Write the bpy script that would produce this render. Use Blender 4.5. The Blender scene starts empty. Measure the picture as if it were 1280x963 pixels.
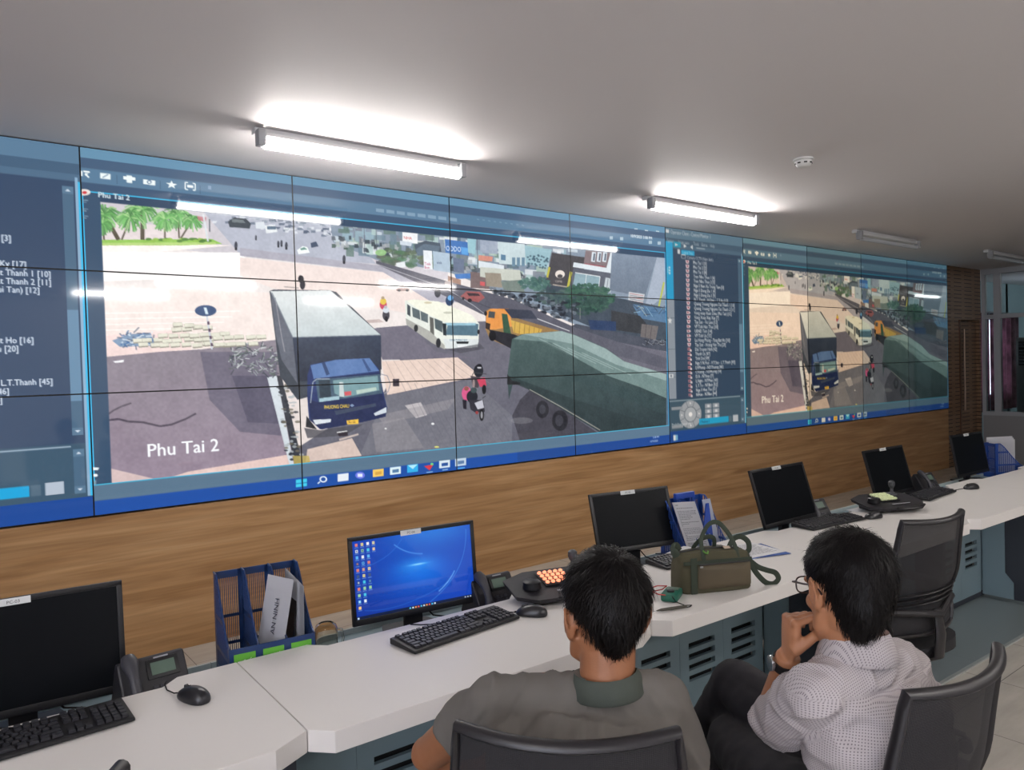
import bpy, bmesh, math, random
import numpy as np
from mathutils import Vector, Matrix, noise

scene = bpy.context.scene
COL = scene.collection
PI = math.pi
# ------------------------------------------------------------------ camera
CAM_POS = np.array([-0.7277, -4.7741, 1.6248])
YAW, PITCH, ROLL, FPX = 0.6597583, -0.0232094, -0.0280570, 948.4
_f = np.array([math.sin(YAW)*math.cos(PITCH), math.cos(YAW)*math.cos(PITCH), math.sin(PITCH)])
_r = np.array([math.cos(YAW), -math.sin(YAW), 0.0]); _u = np.cross(_r, _f)
_c, _s = math.cos(ROLL), math.sin(ROLL)
CR, CU = _r*_c + _u*_s, -_r*_s + _u*_c
cam_data = bpy.data.cameras.new('camera')
cam = bpy.data.objects.new('camera', cam_data); COL.objects.link(cam)
cam_data.sensor_fit = 'HORIZONTAL'; cam_data.sensor_width = 36.0
cam_data.lens = FPX/1280*36.0
cam_data.clip_start = 0.02; cam_data.clip_end = 100
cam.matrix_world = Matrix(((CR[0], CU[0], -_f[0], CAM_POS[0]), (CR[1], CU[1], -_f[1], CAM_POS[1]),
                           (CR[2], CU[2], -_f[2], CAM_POS[2]), (0, 0, 0, 1)))
scene.camera = cam
# ------------------------------------------------------------------ light and exposure
TUBE_STRENGTH = 68.0
EXPOSURE = 0.36
SCREEN_GAIN = 0.86
DAY = 8.5
world = bpy.data.worlds.new('world'); scene.world = world; world.use_nodes = True
world.node_tree.nodes['Background'].inputs[0].default_value = (0.75, 0.85, 1.0, 1)
world.node_tree.nodes['Background'].inputs[1].default_value = 0.6
vs = scene.view_settings
vs.view_transform = 'Standard'; vs.look = 'None'; vs.exposure = EXPOSURE; vs.gamma = 1.0; vs.use_curve_mapping = False
try:
    scene.cycles.use_denoising = True
    scene.cycles.max_bounces = 8; scene.cycles.diffuse_bounces = 4; scene.cycles.glossy_bounces = 4
    scene.cycles.transmission_bounces = 6; scene.cycles.transparent_max_bounces = 8
    scene.cycles.sample_clamp_indirect = 4.0
    scene.cycles.caustics_reflective = False; scene.cycles.caustics_refractive = False
except Exception:
    pass

def ony(u, v, y=0.0):
    d = CR*((u-640)/FPX) + CU*((481.5-v)/FPX) + _f
    return CAM_POS + d*((y-CAM_POS[1])/d[1])

# ------------------------------------------------------------------ materials
def srgb(c):
    return tuple((x/12.92 if x <= 0.04045 else ((x+0.055)/1.055)**2.4) for x in [v/255 for v in c])
_M = {}
def mat(name, c, rough=0.5, metal=0.0, spec=0.5, bump=0.0, bscale=200, vary=0.0, vscale=20, **kw):
    """procedural principled material; c is an sRGB 0..255 triple"""
    if name in _M: return _M[name]
    m = bpy.data.materials.new(name); m.use_nodes = True; nt = m.node_tree; N = nt.nodes; L = nt.links
    b = N['Principled BSDF']; col = srgb(c)
    b.inputs['Base Color'].default_value = (*col, 1); b.inputs['Roughness'].default_value = rough
    b.inputs['Metallic'].default_value = metal; b.inputs['Specular IOR Level'].default_value = spec
    tc = N.new('ShaderNodeTexCoord')
    if vary > 0:
        n = N.new('ShaderNodeTexNoise'); n.inputs['Scale'].default_value = vscale; n.inputs['Detail'].default_value = 4
        L.new(tc.outputs['Object'], n.inputs['Vector'])
        r = N.new('ShaderNodeValToRGB')
        r.color_ramp.elements[0].color = (*[x*(1-vary) for x in col], 1); r.color_ramp.elements[0].position = 0.35
        r.color_ramp.elements[1].color = (*[min(1, x*(1+vary)) for x in col], 1); r.color_ramp.elements[1].position = 0.65
        L.new(n.outputs[0], r.inputs[0]); L.new(r.outputs[0], b.inputs['Base Color'])
    if bump > 0:
        n2 = N.new('ShaderNodeTexNoise'); n2.inputs['Scale'].default_value = bscale; n2.inputs['Detail'].default_value = 3
        L.new(tc.outputs['Object'], n2.inputs['Vector'])
        bp = N.new('ShaderNodeBump'); bp.inputs['Strength'].default_value = bump; bp.inputs['Distance'].default_value = 0.002
        L.new(n2.outputs[0], bp.inputs['Height']); L.new(bp.outputs[0], b.inputs['Normal'])
    for k, v in kw.items(): b.inputs[k.replace('_', ' ')].default_value = v
    _M[name] = m; return m
def emit(name, c, strength):
    if name in _M: return _M[name]
    m = mat(name, c, 0.4); b = m.node_tree.nodes['Principled BSDF']
    b.inputs['Emission Color'].default_value = (*srgb(c), 1); b.inputs['Emission Strength'].default_value = strength
    return m

# ------------------------------------------------------------------ mesh builder
class MB:
    def __init__(s): s.bm = bmesh.new(); s.mi = 0; s.mats = []
    def use(s, m):
        if m not in s.mats: s.mats.append(m)
        s.mi = s.mats.index(m); return s
    def _fin(s, faces):
        for f in faces: f.material_index = s.mi
    def box(s, c, d, rot=None, taper=1.0, bev=0.0):
        """centre, full size; rot = Matrix or z angle; bev = bevel width"""
        if rot is None: R = Matrix.Identity(4)
        elif isinstance(rot, (int, float)): R = Matrix.Rotation(rot, 4, 'Z')
        else: R = rot.to_4x4()
        t = bmesh.new()
        bmesh.ops.create_cube(t, size=1.0)
        for v in t.verts:
            k = taper if v.co.z > 0 else 1.0
            v.co = Vector((v.co.x*d[0]*k, v.co.y*d[1]*k, v.co.z*d[2]))
        if bev > 0: bmesh.ops.bevel(t, geom=t.edges[:], offset=min(bev, min(d)*0.45), segments=2, affect='EDGES', profile=0.6)
        bmesh.ops.transform(t, matrix=Matrix.Translation(Vector(c)) @ R, verts=t.verts)
        s._merge(t); return s
    def _merge(s, t):
        vm = [s.bm.verts.new(v.co) for v in t.verts]
        t.verts.index_update()
        fs = []
        for f in t.faces:
            try: fs.append(s.bm.faces.new([vm[v.index] for v in f.verts]))
            except ValueError: pass
        s._fin(fs); t.free()
    def tube(s, pts, r, n=10, caps=True, flat=None, closed=False):
        """pts list, r number or list; flat=(a,b,up): elliptical section factors"""
        P = [Vector(p) for p in pts]; k = len(P)
        rs = [r]*k if isinstance(r, (int, float)) else list(r)
        rings = []; up = None
        for i in range(k):
            if closed: d = P[(i+1) % k]-P[i-1]
            else: d = P[min(i+1, k-1)]-P[max(i-1, 0)]
            if d.length < 1e-9: d = Vector((0, 0, 1))
            d.normalize()
            if flat is not None and len(flat) > 2: up0 = Vector(flat[2])
            elif up is None: up0 = Vector((0, 0, 1)) if abs(d.z) < 0.9 else Vector((1, 0, 0))
            else: up0 = up
            x = up0.cross(d)
            if x.length < 1e-6: x = Vector((1, 0, 0)).cross(d)
            x.normalize(); up = d.cross(x).normalized()
            a, b = (flat[0], flat[1]) if flat is not None else (1, 1)
            rings.append([s.bm.verts.new(P[i] + x*math.cos(t)*rs[i]*a + up*math.sin(t)*rs[i]*b) for t in [2*PI*j/n for j in range(n)]])
        fs = []
        m = k if closed else k-1
        for i in range(m):
            A, B = rings[i], rings[(i+1) % k]
            for j in range(n): fs.append(s.bm.faces.new((A[j], A[(j+1) % n], B[(j+1) % n], B[j])))
        if caps and not closed:
            fs.append(s.bm.faces.new(rings[0][::-1])); fs.append(s.bm.faces.new(rings[-1]))
        s._fin(fs); return s
    def cyl(s, p0, p1, r0, r1=None, n=20):
        return s.tube([p0, p1], [r0, r1 if r1 is not None else r0], n)
    def lathe(s, c, prof, n=28, M4=None):
        """profile [(r,z)...] about z at c"""
        rings = []
        T = Matrix.Translation(Vector(c)) @ (M4.to_4x4() if M4 is not None else Matrix.Identity(4))
        for r, z in prof:
            rings.append([s.bm.verts.new(T @ Vector((max(r, 1e-5)*math.cos(2*PI*j/n), max(r, 1e-5)*math.sin(2*PI*j/n), z))) for j in range(n)])
        fs = []
        for A, B in zip(rings, rings[1:]):
            for j in range(n): fs.append(s.bm.faces.new((A[j], A[(j+1) % n], B[(j+1) % n], B[j])))
        fs.append(s.bm.faces.new(rings[0][::-1])); fs.append(s.bm.faces.new(rings[-1]))
        s._fin(fs); return s
    def prism(s, poly, a, b, axis='z', M4=None):
        """extrude 2d polygon between a and b along axis: z (x,y) / y (x,z) / x (y,z)"""
        def P(p, t):
            v = {'z': Vector((p[0], p[1], t)), 'y': Vector((p[0], t, p[1])), 'x': Vector((t, p[0], p[1]))}[axis]
            return (M4 @ v) if M4 is not None else v
        A = [s.bm.verts.new(P(p, a)) for p in poly]; B = [s.bm.verts.new(P(p, b)) for p in poly]
        n = len(poly); fs = [s.bm.faces.new(A[::-1]), s.bm.faces.new(B)]
        for i in range(n): fs.append(s.bm.faces.new((A[i], A[(i+1) % n], B[(i+1) % n], B[i])))
        s._fin(fs); return s
    def ball(s, c, r, M4=None, seg=20, rings=14):
        t = bmesh.new(); bmesh.ops.create_uvsphere(t, u_segments=seg, v_segments=rings, radius=1.0)
        rr = (r, r, r) if isinstance(r, (int, float)) else r
        S = Matrix.Diagonal((*rr, 1)); R = M4.to_4x4() if M4 is not None else Matrix.Identity(4)
        bmesh.ops.transform(t, matrix=Matrix.Translation(Vector(c)) @ R @ S, verts=t.verts)
        s._merge(t); return s
    def grid(s, fn, nu, nv, thick=0.0):
        """surface fn(u,v)->Vector, u,v in 0..1; optional second side offset by thick along y-ish normal"""
        V = [[s.bm.verts.new(Vector(fn(i/nu, j/nv))) for j in range(nv+1)] for i in range(nu+1)]
        fs = []
        for i in range(nu):
            for j in range(nv): fs.append(s.bm.faces.new((V[i][j], V[i+1][j], V[i+1][j+1], V[i][j+1])))
        s._fin(fs)
        if thick: 
            g = bmesh.ops.solidify(s.bm, geom=fs, thickness=thick)
            s._fin([f for f in g['geom'] if isinstance(f, bmesh.types.BMFace)])
        return s
    def build(s, name, m=None, parent=None, smooth=False, world=False):
        """links ONE mesh object; coordinates are local to parent"""
        bmesh.ops.recalc_face_normals(s.bm, faces=s.bm.faces[:])
        me = bpy.data.meshes.new(name); s.bm.to_mesh(me); s.bm.free()
        for q in (s.mats if s.mats else [m]): me.materials.append(q)
        if smooth:
            me.polygons.foreach_set('use_smooth', [True]*len(me.polygons))
            try: me.set_sharp_from_angle(angle=math.radians(smooth if smooth > 1 else 40))
            except Exception: pass
        o = bpy.data.objects.new(name, me); COL.objects.link(o)
        if parent is not None: o.parent = parent
        return o

def thing(name, label, cat, loc=(0, 0, 0), rz=0.0, group=None):
    o = bpy.data.objects.new(name, None); COL.objects.link(o)
    o.empty_display_size = 0.05; o.location = loc; o.rotation_euler = (0, 0, rz)
    o['label'] = label; o['category'] = cat
    if group: o['group'] = group
    return o
def tag(o, label, cat, group=None):
    o['label'] = label; o['category'] = cat
    if group: o['group'] = group
    return o
def struct(name, mb, m, parent=None, smooth=False):
    o = mb.build(name, m, parent, smooth)
    if parent is None: o['kind'] = 'structure'
    return o
def children_of(o): return [c for c in bpy.data.objects if c.parent == o]
def copy_tree(o, loc=None, rz=None, label=None, parent=None):
    c = o.copy(); COL.objects.link(c)
    if parent is not None: c.parent = parent
    if loc is not None: c.location = loc
    if rz is not None: c.rotation_euler = (0, 0, rz)
    if label: c['label'] = label
    for ch in children_of(o): copy_tree(ch, parent=c)
    return c
def baked(o, **mods):
    """apply the object's modifiers into its mesh"""
    dg = bpy.context.evaluated_depsgraph_get(); dg.update()
    ev = o.evaluated_get(dg); me = bpy.data.meshes.new_from_object(ev, depsgraph=dg)
    old = o.data; o.modifiers.clear(); o.data = me
    bpy.data.meshes.remove(old); return o
def remesh(o, voxel=0.005, smooth=4, factor=0.5):
    m = o.modifiers.new('r', 'REMESH'); m.mode = 'VOXEL'; m.voxel_size = voxel; m.use_smooth_shade = True
    if smooth:
        k = o.modifiers.new('s', 'SMOOTH'); k.iterations = smooth; k.factor = factor
    mats = list(o.data.materials); baked(o)
    if not len(o.data.materials):
        for q in mats: o.data.materials.append(q)
    o.data.polygons.foreach_set('use_smooth', [True]*len(o.data.polygons))
    return o

# ------------------------------------------------------------------ lettering
_txt = {}
def text_mesh(s):
    """triangulated lettering of the built-in font: (verts Nx2, faces), unit size"""
    if s in _txt: return _txt[s]
    cu = bpy.data.curves.new('t', 'FONT'); cu.body = s; cu.size = 1.0; cu.resolution_u = 2
    o = bpy.data.objects.new('t', cu); COL.objects.link(o)
    dg = bpy.context.evaluated_depsgraph_get(); dg.update()
    me = bpy.data.meshes.new_from_object(o.evaluated_get(dg))
    V = np.array([v.co[:2] for v in me.vertices]) if len(me.vertices) else np.zeros((0, 2))
    F = [tuple(p.vertices) for p in me.polygons]
    bpy.data.objects.remove(o); bpy.data.curves.remove(cu); bpy.data.meshes.remove(me)
    _txt[s] = (V, F); return _txt[s]
def lettering(name, s, m, parent, origin, ex, ez, size, align='c', depth=0.0004):
    """raised letters: ex = right vector, ez = up vector, origin = baseline point"""
    V, F = text_mesh(s); mb = MB()
    if not len(V): return None
    w = V[:, 0].max(); off = {'c': w/2, 'l': 0, 'r': w}[align]
    ex, ez, o = Vector(ex).normalized(), Vector(ez).normalized(), Vector(origin); n = ex.cross(ez)
    vs_ = [mb.bm.verts.new(o + ex*(x-off)*size + ez*y*size + n*depth) for x, y in V]
    for f in F:
        try: mb.bm.faces.new([vs_[i] for i in f])
        except ValueError: pass
    return mb.build(name, m, parent)
# ------------------------------------------------------------------ the pictures shown on the video wall
PW, PH = 1.2135, 0.684          # one display
Z0 = 0.86                       # lower edge of the wall of displays
NX, NY = 270, 152               # picture points per display
class Canvas:
    """small scan-line painter; works in picture points"""
    def __init__(s, w, h, base=(0, 0, 0)):
        s.w, s.h = w, h; s.a = np.zeros((h, w, 3), np.float32) + np.array(base, np.float32)
        s.T = lambda P: np.asarray(P, float)
    def cover(s, segs, ss=3):
        """coverage of the even-odd inside of line segments [(x0,y0,x1,y1)]"""
        segs = np.asarray(segs, float)
        y0 = max(0, int(math.floor(min(segs[:, 1].min(), segs[:, 3].min())))); y1 = min(s.h, int(math.ceil(max(segs[:, 1].max(), segs[:, 3].max()))))
        x0 = max(0, int(math.floor(min(segs[:, 0].min(), segs[:, 2].min()))));  x1 = min(s.w, int(math.ceil(max(segs[:, 0].max(), segs[:, 2].max()))))
        if y1 <= y0 or x1 <= x0: return None
        W = x1-x0; cov = np.zeros((y1-y0, W)); xs = np.arange(W+1)+x0
        for iy in range(y0, y1):
            for k in range(ss):
                y = iy+(k+.5)/ss
                m = (segs[:, 1] <= y) != (segs[:, 3] <= y)
                if not m.any(): continue
                q = segs[m]; X = np.sort(q[:, 0]+(y-q[:, 1])*(q[:, 2]-q[:, 0])/(q[:, 3]-q[:, 1]))
                for a, b in zip(X[::2], X[1::2]):
                    c = np.clip(xs, a, b); cov[iy-y0] += np.diff(c)/ss
        return y0, y1, x0, x1, cov
    def fill(s, segs, c, alpha=1.0, c2=None, vert=True):
        r = s.cover(segs)
        if r is None: return
        y0, y1, x0, x1, cov = r; cov = np.clip(cov*alpha, 0, 1)[..., None]
        c = np.array(c, np.float32)
        if c2 is not None:
            if vert: t = np.linspace(0, 1, y1-y0)[:, None, None]
            else: t = np.linspace(0, 1, x1-x0)[None, :, None]
            c = c*(1-t)+np.array(c2, np.float32)*t
        s.a[y0:y1, x0:x1] = s.a[y0:y1, x0:x1]*(1-cov)+c*cov
    def poly(s, P, c, alpha=1.0, c2=None, vert=True):
        P = s.T(P); Q = np.roll(P, -1, 0); s.fill(np.hstack([P, Q]), c, alpha, c2, vert)
    def rect(s, x0, y0, x1, y1, c, alpha=1.0, c2=None, vert=True):
        s.poly([(x0, y0), (x1, y0), (x1, y1), (x0, y1)], c, alpha, c2, vert)
    def line(s, P, w, c, alpha=1.0):
        """w in picture points"""
        P = s.T(P)
        for a, b in zip(P[:-1], P[1:]):
            d = b-a; L = np.hypot(*d)
            if L < 1e-6: continue
            n = np.array([-d[1], d[0]])/L*w/2
            R = np.array([a+n, b+n, b-n, a-n]); s.fill(np.hstack([R, np.roll(R, -1, 0)]), c, alpha)
    def oval(s, cx, cy, rx, ry, c, alpha=1.0, n=22, c2=None):
        s.poly([(cx+rx*math.cos(t), cy+ry*math.sin(t)) for t in np.linspace(0, 2*PI, n, endpoint=False)], c, alpha, c2)
    def text(s, x, y, t, size, c, alpha=1.0, slope=None, sx=1.0, bold=0):
        """x,y in the drawing frame (base line start), size in picture points"""
        V, F = text_mesh(t)
        if not len(V): return
        o = s.T([(x, y)])[0]
        P = np.stack([o[0]+V[:, 0]*size*sx, o[1]-V[:, 1]*size], 1)
        E = {}
        for f in F:
            for i in range(len(f)):
                k = tuple(sorted((f[i], f[(i+1) % len(f)]))); E[k] = E.get(k, 0)+1
        segs = [(*P[a], *P[b]) for (a, b), n in E.items() if n == 1]
        if segs: s.fill(segs, c, alpha)
        if bold and segs: s.fill(np.array(segs)+[bold, 0, bold, 0], c, alpha)
    def blur(s, box, n=1):
        x0, y0, x1, y1 = box; A = s.a[y0:y1, x0:x1]
        for _ in range(n):
            A = (A+np.roll(A, 1, 0)+np.roll(A, -1, 0)+np.roll(A, 1, 1)+np.roll(A, -1, 1))/5
        s.a[y0:y1, x0:x1] = A
def wall_T(colx, w):
    """photograph position -> picture points of the wall, left edge at display column colx"""
    def T(P):
        out = []
        for u, v in P:
            q = ony(u, v)
            out.append(((q[0]/PW-colx)*NX, (Z0+3*PH-q[2])/PH*NY))
        return np.array(out)
    return T
rs = np.random.RandomState(4)
def vnoise(h, w, cell, rs=rs):
    gh, gw = h//cell+2, w//cell+2; g = rs.rand(gh, gw)
    y = np.arange(h)/cell; x = np.arange(w)/cell; yi = y.astype(int); xi = x.astype(int)
    fy = (y-yi)[:, None]; fx = (x-xi)[None]; fy = fy*fy*(3-2*fy); fx = fx*fx*(3-2*fx)
    return (g[yi][:, xi]*(1-fy)*(1-fx)+g[yi+1][:, xi]*fy*(1-fx)+g[yi][:, xi+1]*(1-fy)*fx+g[yi+1][:, xi+1]*fy*fx)

def paint_feed():
    W, H = NX*4, NY*3
    c = Canvas(W, H, (84, 108, 130)); I = c.T; T = wall_T(0, W)
    # street scene, drawn in its own picture points: photograph positions are mapped on the wall
    c.T = T
    c.poly([(120, 245), (833, 300), (833, 538), (131, 606)], (236, 230, 228), c2=(222, 210, 205))
    # far road and haze
    c.poly([(118, 243), (420, 268), (560, 330), (560, 350), (118, 300)], (205, 200, 206))
    c.poly([(240, 248), (420, 270), (470, 330), (300, 318)], (178, 182, 196))
    c.poly([(118, 300), (290, 307), (120, 322)], (250, 240, 235))
    c.poly([(118, 315), (300, 316), (330, 345), (121, 352)], (252, 248, 246))
    # pinkish bright road
    c.poly([(300, 322), (372, 330), (520, 345), (560, 400), (440, 380), (340, 360), (300, 345)], (236, 220, 214))
    c.poly([(300, 310), (480, 333), (590, 378), (540, 378), (478, 340), (300, 320)], (172, 170, 182))
    c.poly([(122, 360), (340, 366), (345, 430), (125, 445)], (240, 226, 220))
    for i in range(7):
        c.line([(124, 392+i*7), (300-i*10, 389+i*7)], 1.6, (252, 246, 242), .7)
    c.poly([(124, 420), (232, 412), (240, 440), (126, 447)], (238, 212, 208), .8)
    # shade on the pavement, lower left
    c.poly([(127, 447), (200, 440), (252, 437), (300, 430), (345, 425), (372, 600), (133, 606)], (136, 128, 138), c2=(150, 134, 150))
    c.poly([(250, 440), (345, 440), (352, 545), (300, 540), (262, 500)], (98, 94, 112), .75)
    c.poly([(290, 470), (345, 470), (350, 530), (310, 528)], (74, 72, 92), .6)
    c.line([(131, 526), (148, 524), (160, 527), (178, 528), (200, 533), (214, 531), (232, 524), (245, 517)], 2.6, (70, 62, 76), .85)
    c.line([(131, 521), (142, 513), (152, 508), (164, 504)], 2.2, (80, 72, 84), .8)
    c.poly([(134, 585), (210, 603), (133, 606)], (214, 190, 186), .9)
    c.poly([(198, 602), (235, 590), (364, 568), (368, 582)], (226, 198, 190), .95)
    c.poly([(141, 452), (155, 450), (154, 453), (144, 454)], (240, 240, 244))
    # lower road, shaded, right of the lorry
    c.poly([(372, 600), (372, 560), (480, 490), (500, 450), (470, 410), (520, 406), (600, 402), (660, 400), (833, 440), (833, 538), (640, 560), (380, 582)], (110, 108, 120), c2=(96, 96, 108))
    c.poly([(465, 411), (512, 407), (545, 440), (596, 448), (478, 450)], (112, 108, 122))
    c.poly([(477, 452), (572, 447), (600, 470), (484, 494)], (226, 204, 192))
    for i in range(10):
        c.line([(482+i*10, 451), (496+i*13, 480)], .8, (160, 142, 138), .6)
    c.poly([(484, 494), (590, 475), (640, 520), (640, 553), (450, 570), (470, 520)], (112, 112, 122))
    c.poly([(506, 507), (526, 503), (534, 519), (520, 523)], (196, 190, 192), .9)
    c.poly([(470, 520), (570, 498), (560, 512), (480, 530)], (150, 146, 150), .5)
    c.poly([(382, 578), (384, 562), (440, 548), (452, 570)], (222, 200, 188), .9)
    c.poly([(465, 530), (505, 522), (530, 560), (470, 566)], (150, 146, 150), .5)
    for i in range(14):
        x = 500+i*9; c.line([(x, 475+i*2), (x+40, 556)], 1, (92, 88, 100), .35)
    # kerb wall beside the lorry
    c.poly([(334, 472), (346, 470), (367, 580), (362, 582)], (206, 214, 220))
    c.poly([(346, 470), (352, 470), (378, 578), (368, 580)], (56, 58, 66))
    for i in range(60):
        x = 346+rs.rand()*20; y = 470+rs.rand()*105
        c.oval(x+(y-470)*.12, y, 2+rs.rand()*2, 1+rs.rand(), [(170, 176, 180), (40, 44, 52), (110, 104, 90)][rs.randint(3)], .8, 7)
    c.poly([(366, 570), (386, 570), (388, 580), (368, 583)], (190, 170, 90), .8)
    # hedge of debris behind the kerb
    for i in range(150):
        t = rs.rand(); x = 288+t*60; y = 428+rs.rand()*34+t*8
        c.line([(x, y), (x+rs.randn()*6, y+rs.randn()*4)], 1.3, [(60, 70, 76), (150, 160, 160), (90, 104, 96), (200, 206, 206)][rs.randint(4)], .85)
    # stacked cement bags
    c.poly([(140, 426), (160, 418), (188, 416), (194, 432), (150, 434)], (126, 150, 178))
    for i in range(60):
        x = 150+rs.rand()*42; y = 416+rs.rand()*16
        c.line([(x, y), (x+rs.randn()*5, y+rs.randn()*3)], 1.6, [(70, 110, 160), (226, 232, 236), (90, 100, 120)][rs.randint(3)], .8)
    for r_, (x0, y0, n) in enumerate([(170, 427, 8), (180, 433, 9), (204, 420, 7), (220, 412, 4), (222, 406, 2), (260, 424, 6), (262, 431, 5)]):
        for i in range(n):
            x = x0+i*13+rs.randn(); y = y0+rs.randn()*.8-i*.3
            c.poly([(x-6, y-3), (x+6, y-3.6), (x+7, y+2), (x-5, y+3.2)], (150, 146, 132))
            c.poly([(x-6, y-3), (x+6, y-3.6), (x+6.6, y+.6), (x-5, y+1.4)], (222, 220, 204))
    # round blue sign on a striped post
    c.line([(258, 391), (265, 437)], 2.2, (200, 205, 215)); 
    for i in range(4): c.line([(260.2+i*1.4, 402+i*9), (260.9+i*1.4, 406+i*9)], 3, (90, 70, 90))
    c.oval(257, 388.5, 13.6, 7, (62, 84, 122)); c.poly([(254.5, 384.5), (258, 384.5), (260.5, 393), (257, 393)], (210, 225, 235))
    # palms and lawn
    c.poly([(118, 290), (122, 276), (260, 286), (260, 300), (120, 302)], (226, 214, 214))
    c.poly([(121, 300), (265, 299), (278, 305), (230, 307), (122, 307)], (150, 196, 92)); c.poly([(122, 304), (270, 303), (270, 306), (122, 307)], (196, 216, 140), .7)
    for (x, y, R_, tx, ty) in [(130, 268, 24, 148, 300), (178, 262, 26, 178, 300), (163, 272, 20, 152, 300), (222, 268, 22, 224, 298), (206, 274, 18, 206, 298), (128, 280, 16, 130, 300), (240, 276, 15, 226, 298)]:
        c.line([(x, y), (tx, ty)], 5 if R_ > 23 else 2, (92, 84, 70))
        for k in range(90):
            a = rs.rand()*PI*2; L = R_*(.5+.5*rs.rand()); dx, dy = math.cos(a)*L, math.sin(a)*L*.75
            sh = rs.rand(); g = (int(70+60*sh), int(120+80*sh), int(70+45*sh)) if rs.rand() > .15 else (176, 214, 150)
            c.line([(x, y), (x+dx*.55, y+dy*.6-2), (x+dx, y+dy+R_*.22)], 1.5, g, .8)
    for i in range(26):
        x = 180+rs.rand()*82; c.oval(x, 299+rs.rand()*3, 4, 1.8, (88, 132, 62) if rs.rand() > .4 else (150, 190, 84), .9, 8)
    c.poly([(240, 252), (262, 255), (258, 266), (250, 262)], (112, 142, 184)); c.poly([(246, 270), (258, 272), (257, 277), (248, 276)], (196, 120, 130), .8)
    c.line([(254, 268), (260, 302)], 2.4, (214, 220, 224)); c.line([(262, 274), (262, 290)], 1.5, (80, 86, 96))
    # far traffic
    for i in range(130):
        x = 262+rs.rand()*170; y = 254+(x-262)*.13+rs.rand()*22
        c.poly([(x, y), (x+3+rs.rand()*6, y), (x+3+rs.rand()*6, y+3), (x, y+3)], [(96, 110, 128), (150, 160, 172), (226, 230, 234), (72, 84, 104), (190, 194, 204)][rs.randint(5)], .75)
    c.poly([(285, 277), (293, 272), (308, 274), (314, 280), (312, 286), (287, 284)], (62, 70, 78)); c.poly([(290, 274), (304, 275), (307, 279), (290, 278)], (110, 120, 124))
    c.poly([(319, 278), (330, 277), (332, 286), (320, 286)], (214, 220, 226)); c.poly([(331, 282), (344, 281), (347, 290), (333, 292)], (226, 230, 232)); c.rect(334, 283, 345, 287, (90, 110, 130))
    c.poly([(371, 313), (378, 308), (384, 309), (387, 316), (373, 318)], (240, 246, 244)); c.poly([(375, 311), (380, 309), (384, 312), (376, 313)], (110, 150, 140))
    c.poly([(388, 304), (395, 302), (398, 308), (389, 310)], (70, 82, 104))
    for (x, y, s_) in [(295, 307, 3.4), (348, 305, 2.6), (352, 304, 2.6), (358, 307, 3), (320, 297, 2), (430, 324, 3.4)]:
        c.oval(x, y, s_*.6, s_*1.5, (54, 56, 66), .9, 10); c.oval(x, y+s_*1.3, s_*.5, s_*.6, (30, 30, 36), .9, 8)
    # rider by the lorry roof
    c.oval(376, 349, 3.6, 4.5, (36, 34, 42)); c.oval(378, 356, 3.4, 6, (46, 44, 52)); c.oval(375, 346.5, 1.8, 2, (20, 20, 24)); c.line([(355, 358.5), (373, 360)], 1.5, (150, 140, 140), .7)
    # buildings on the right, front to back
    c.poly([(412, 272), (560, 285), (833, 303), (833, 430), (740, 415), (640, 372), (560, 340), (470, 325), (416, 303)], (132, 146, 162))
    pal = [(176, 200, 196), (108, 132, 146), (204, 214, 222), (84, 104, 118), (150, 178, 190), (222, 226, 228), (120, 126, 138), (170, 190, 176), (96, 120, 112)]
    for i in range(150):
        x = 414+rs.rand()*300; top = 278+(x-414)*.085; bot = 303+(x-414)*.19
        y = top+rs.rand()*(bot-top); w = 4+rs.rand()*12; h = 3+rs.rand()*12
        c.poly([(x, y), (x+w, y+1), (x+w, y+h+1), (x, y+h)], pal[rs.randint(len(pal))], .8)
    for i in range(150):
        x = 414+rs.rand()*310; bot = 305+(x-414)*.21; y = bot-rs.rand()*16
        c.poly([(x, y), (x+2+rs.rand()*5, y), (x+2+rs.rand()*5, y+5), (x, y+5)], [(50, 60, 68), (90, 96, 104), (64, 84, 74), (170, 174, 178)][rs.randint(4)], .8)
    for x in (455, 470, 508, 540, 596): c.line([(x, 285), (x+1, 318+(x-455)*.1)], 1.2, (92, 96, 110), .8)
    for i in range(60):
        c.oval(476+rs.rand()*74, 312+rs.rand()*22, 4+rs.rand()*4, 3, (74+rs.randint(30), 92+rs.randint(30), 84), .6, 8)
    c.oval(476, 316, 7, 4, (150, 196, 130), .9); c.poly([(495, 329), (506, 327), (507, 334), (496, 335)], (226, 230, 232))
    c.poly([(518, 306), (532, 301), (550, 304), (552, 316), (520, 316)], (74, 86, 100)); c.poly([(520, 312), (530, 305), (550, 308), (548, 318), (522, 320)], (96, 112, 128))
    c.poly([(529, 313), (540, 314), (541, 337), (530, 337)], (232, 236, 240)); c.text(530.5, 331.5, 'Tinh', 6.5, (170, 60, 90)); c.text(530.5, 336, 'Bon', 6.5, (170, 60, 90))
    c.poly([(541, 314), (562, 317), (563, 341), (542, 338)], (174, 192, 208)); c.text(546, 330, 'vinh', 6, (60, 70, 100))
    c.poly([(503, 290), (522, 292), (522, 305), (503, 303)], (236, 238, 240)); c.text(504.5, 299, 'NHA', 7, (196, 84, 84)); c.poly([(500, 301), (515, 303), (514, 308), (500, 306)], (200, 210, 220))
    c.poly([(556, 299), (586, 303), (586, 320), (557, 316)], (70, 116, 180)); c.text(557.5, 313.5, 'ODDOI', 12, (232, 240, 248), sx=.8); c.poly([(576, 309), (585, 310), (585, 319), (577, 318)], (96, 160, 220))
    c.poly([(584, 297), (595, 298), (594, 318), (585, 316)], (156, 196, 206))
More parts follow.
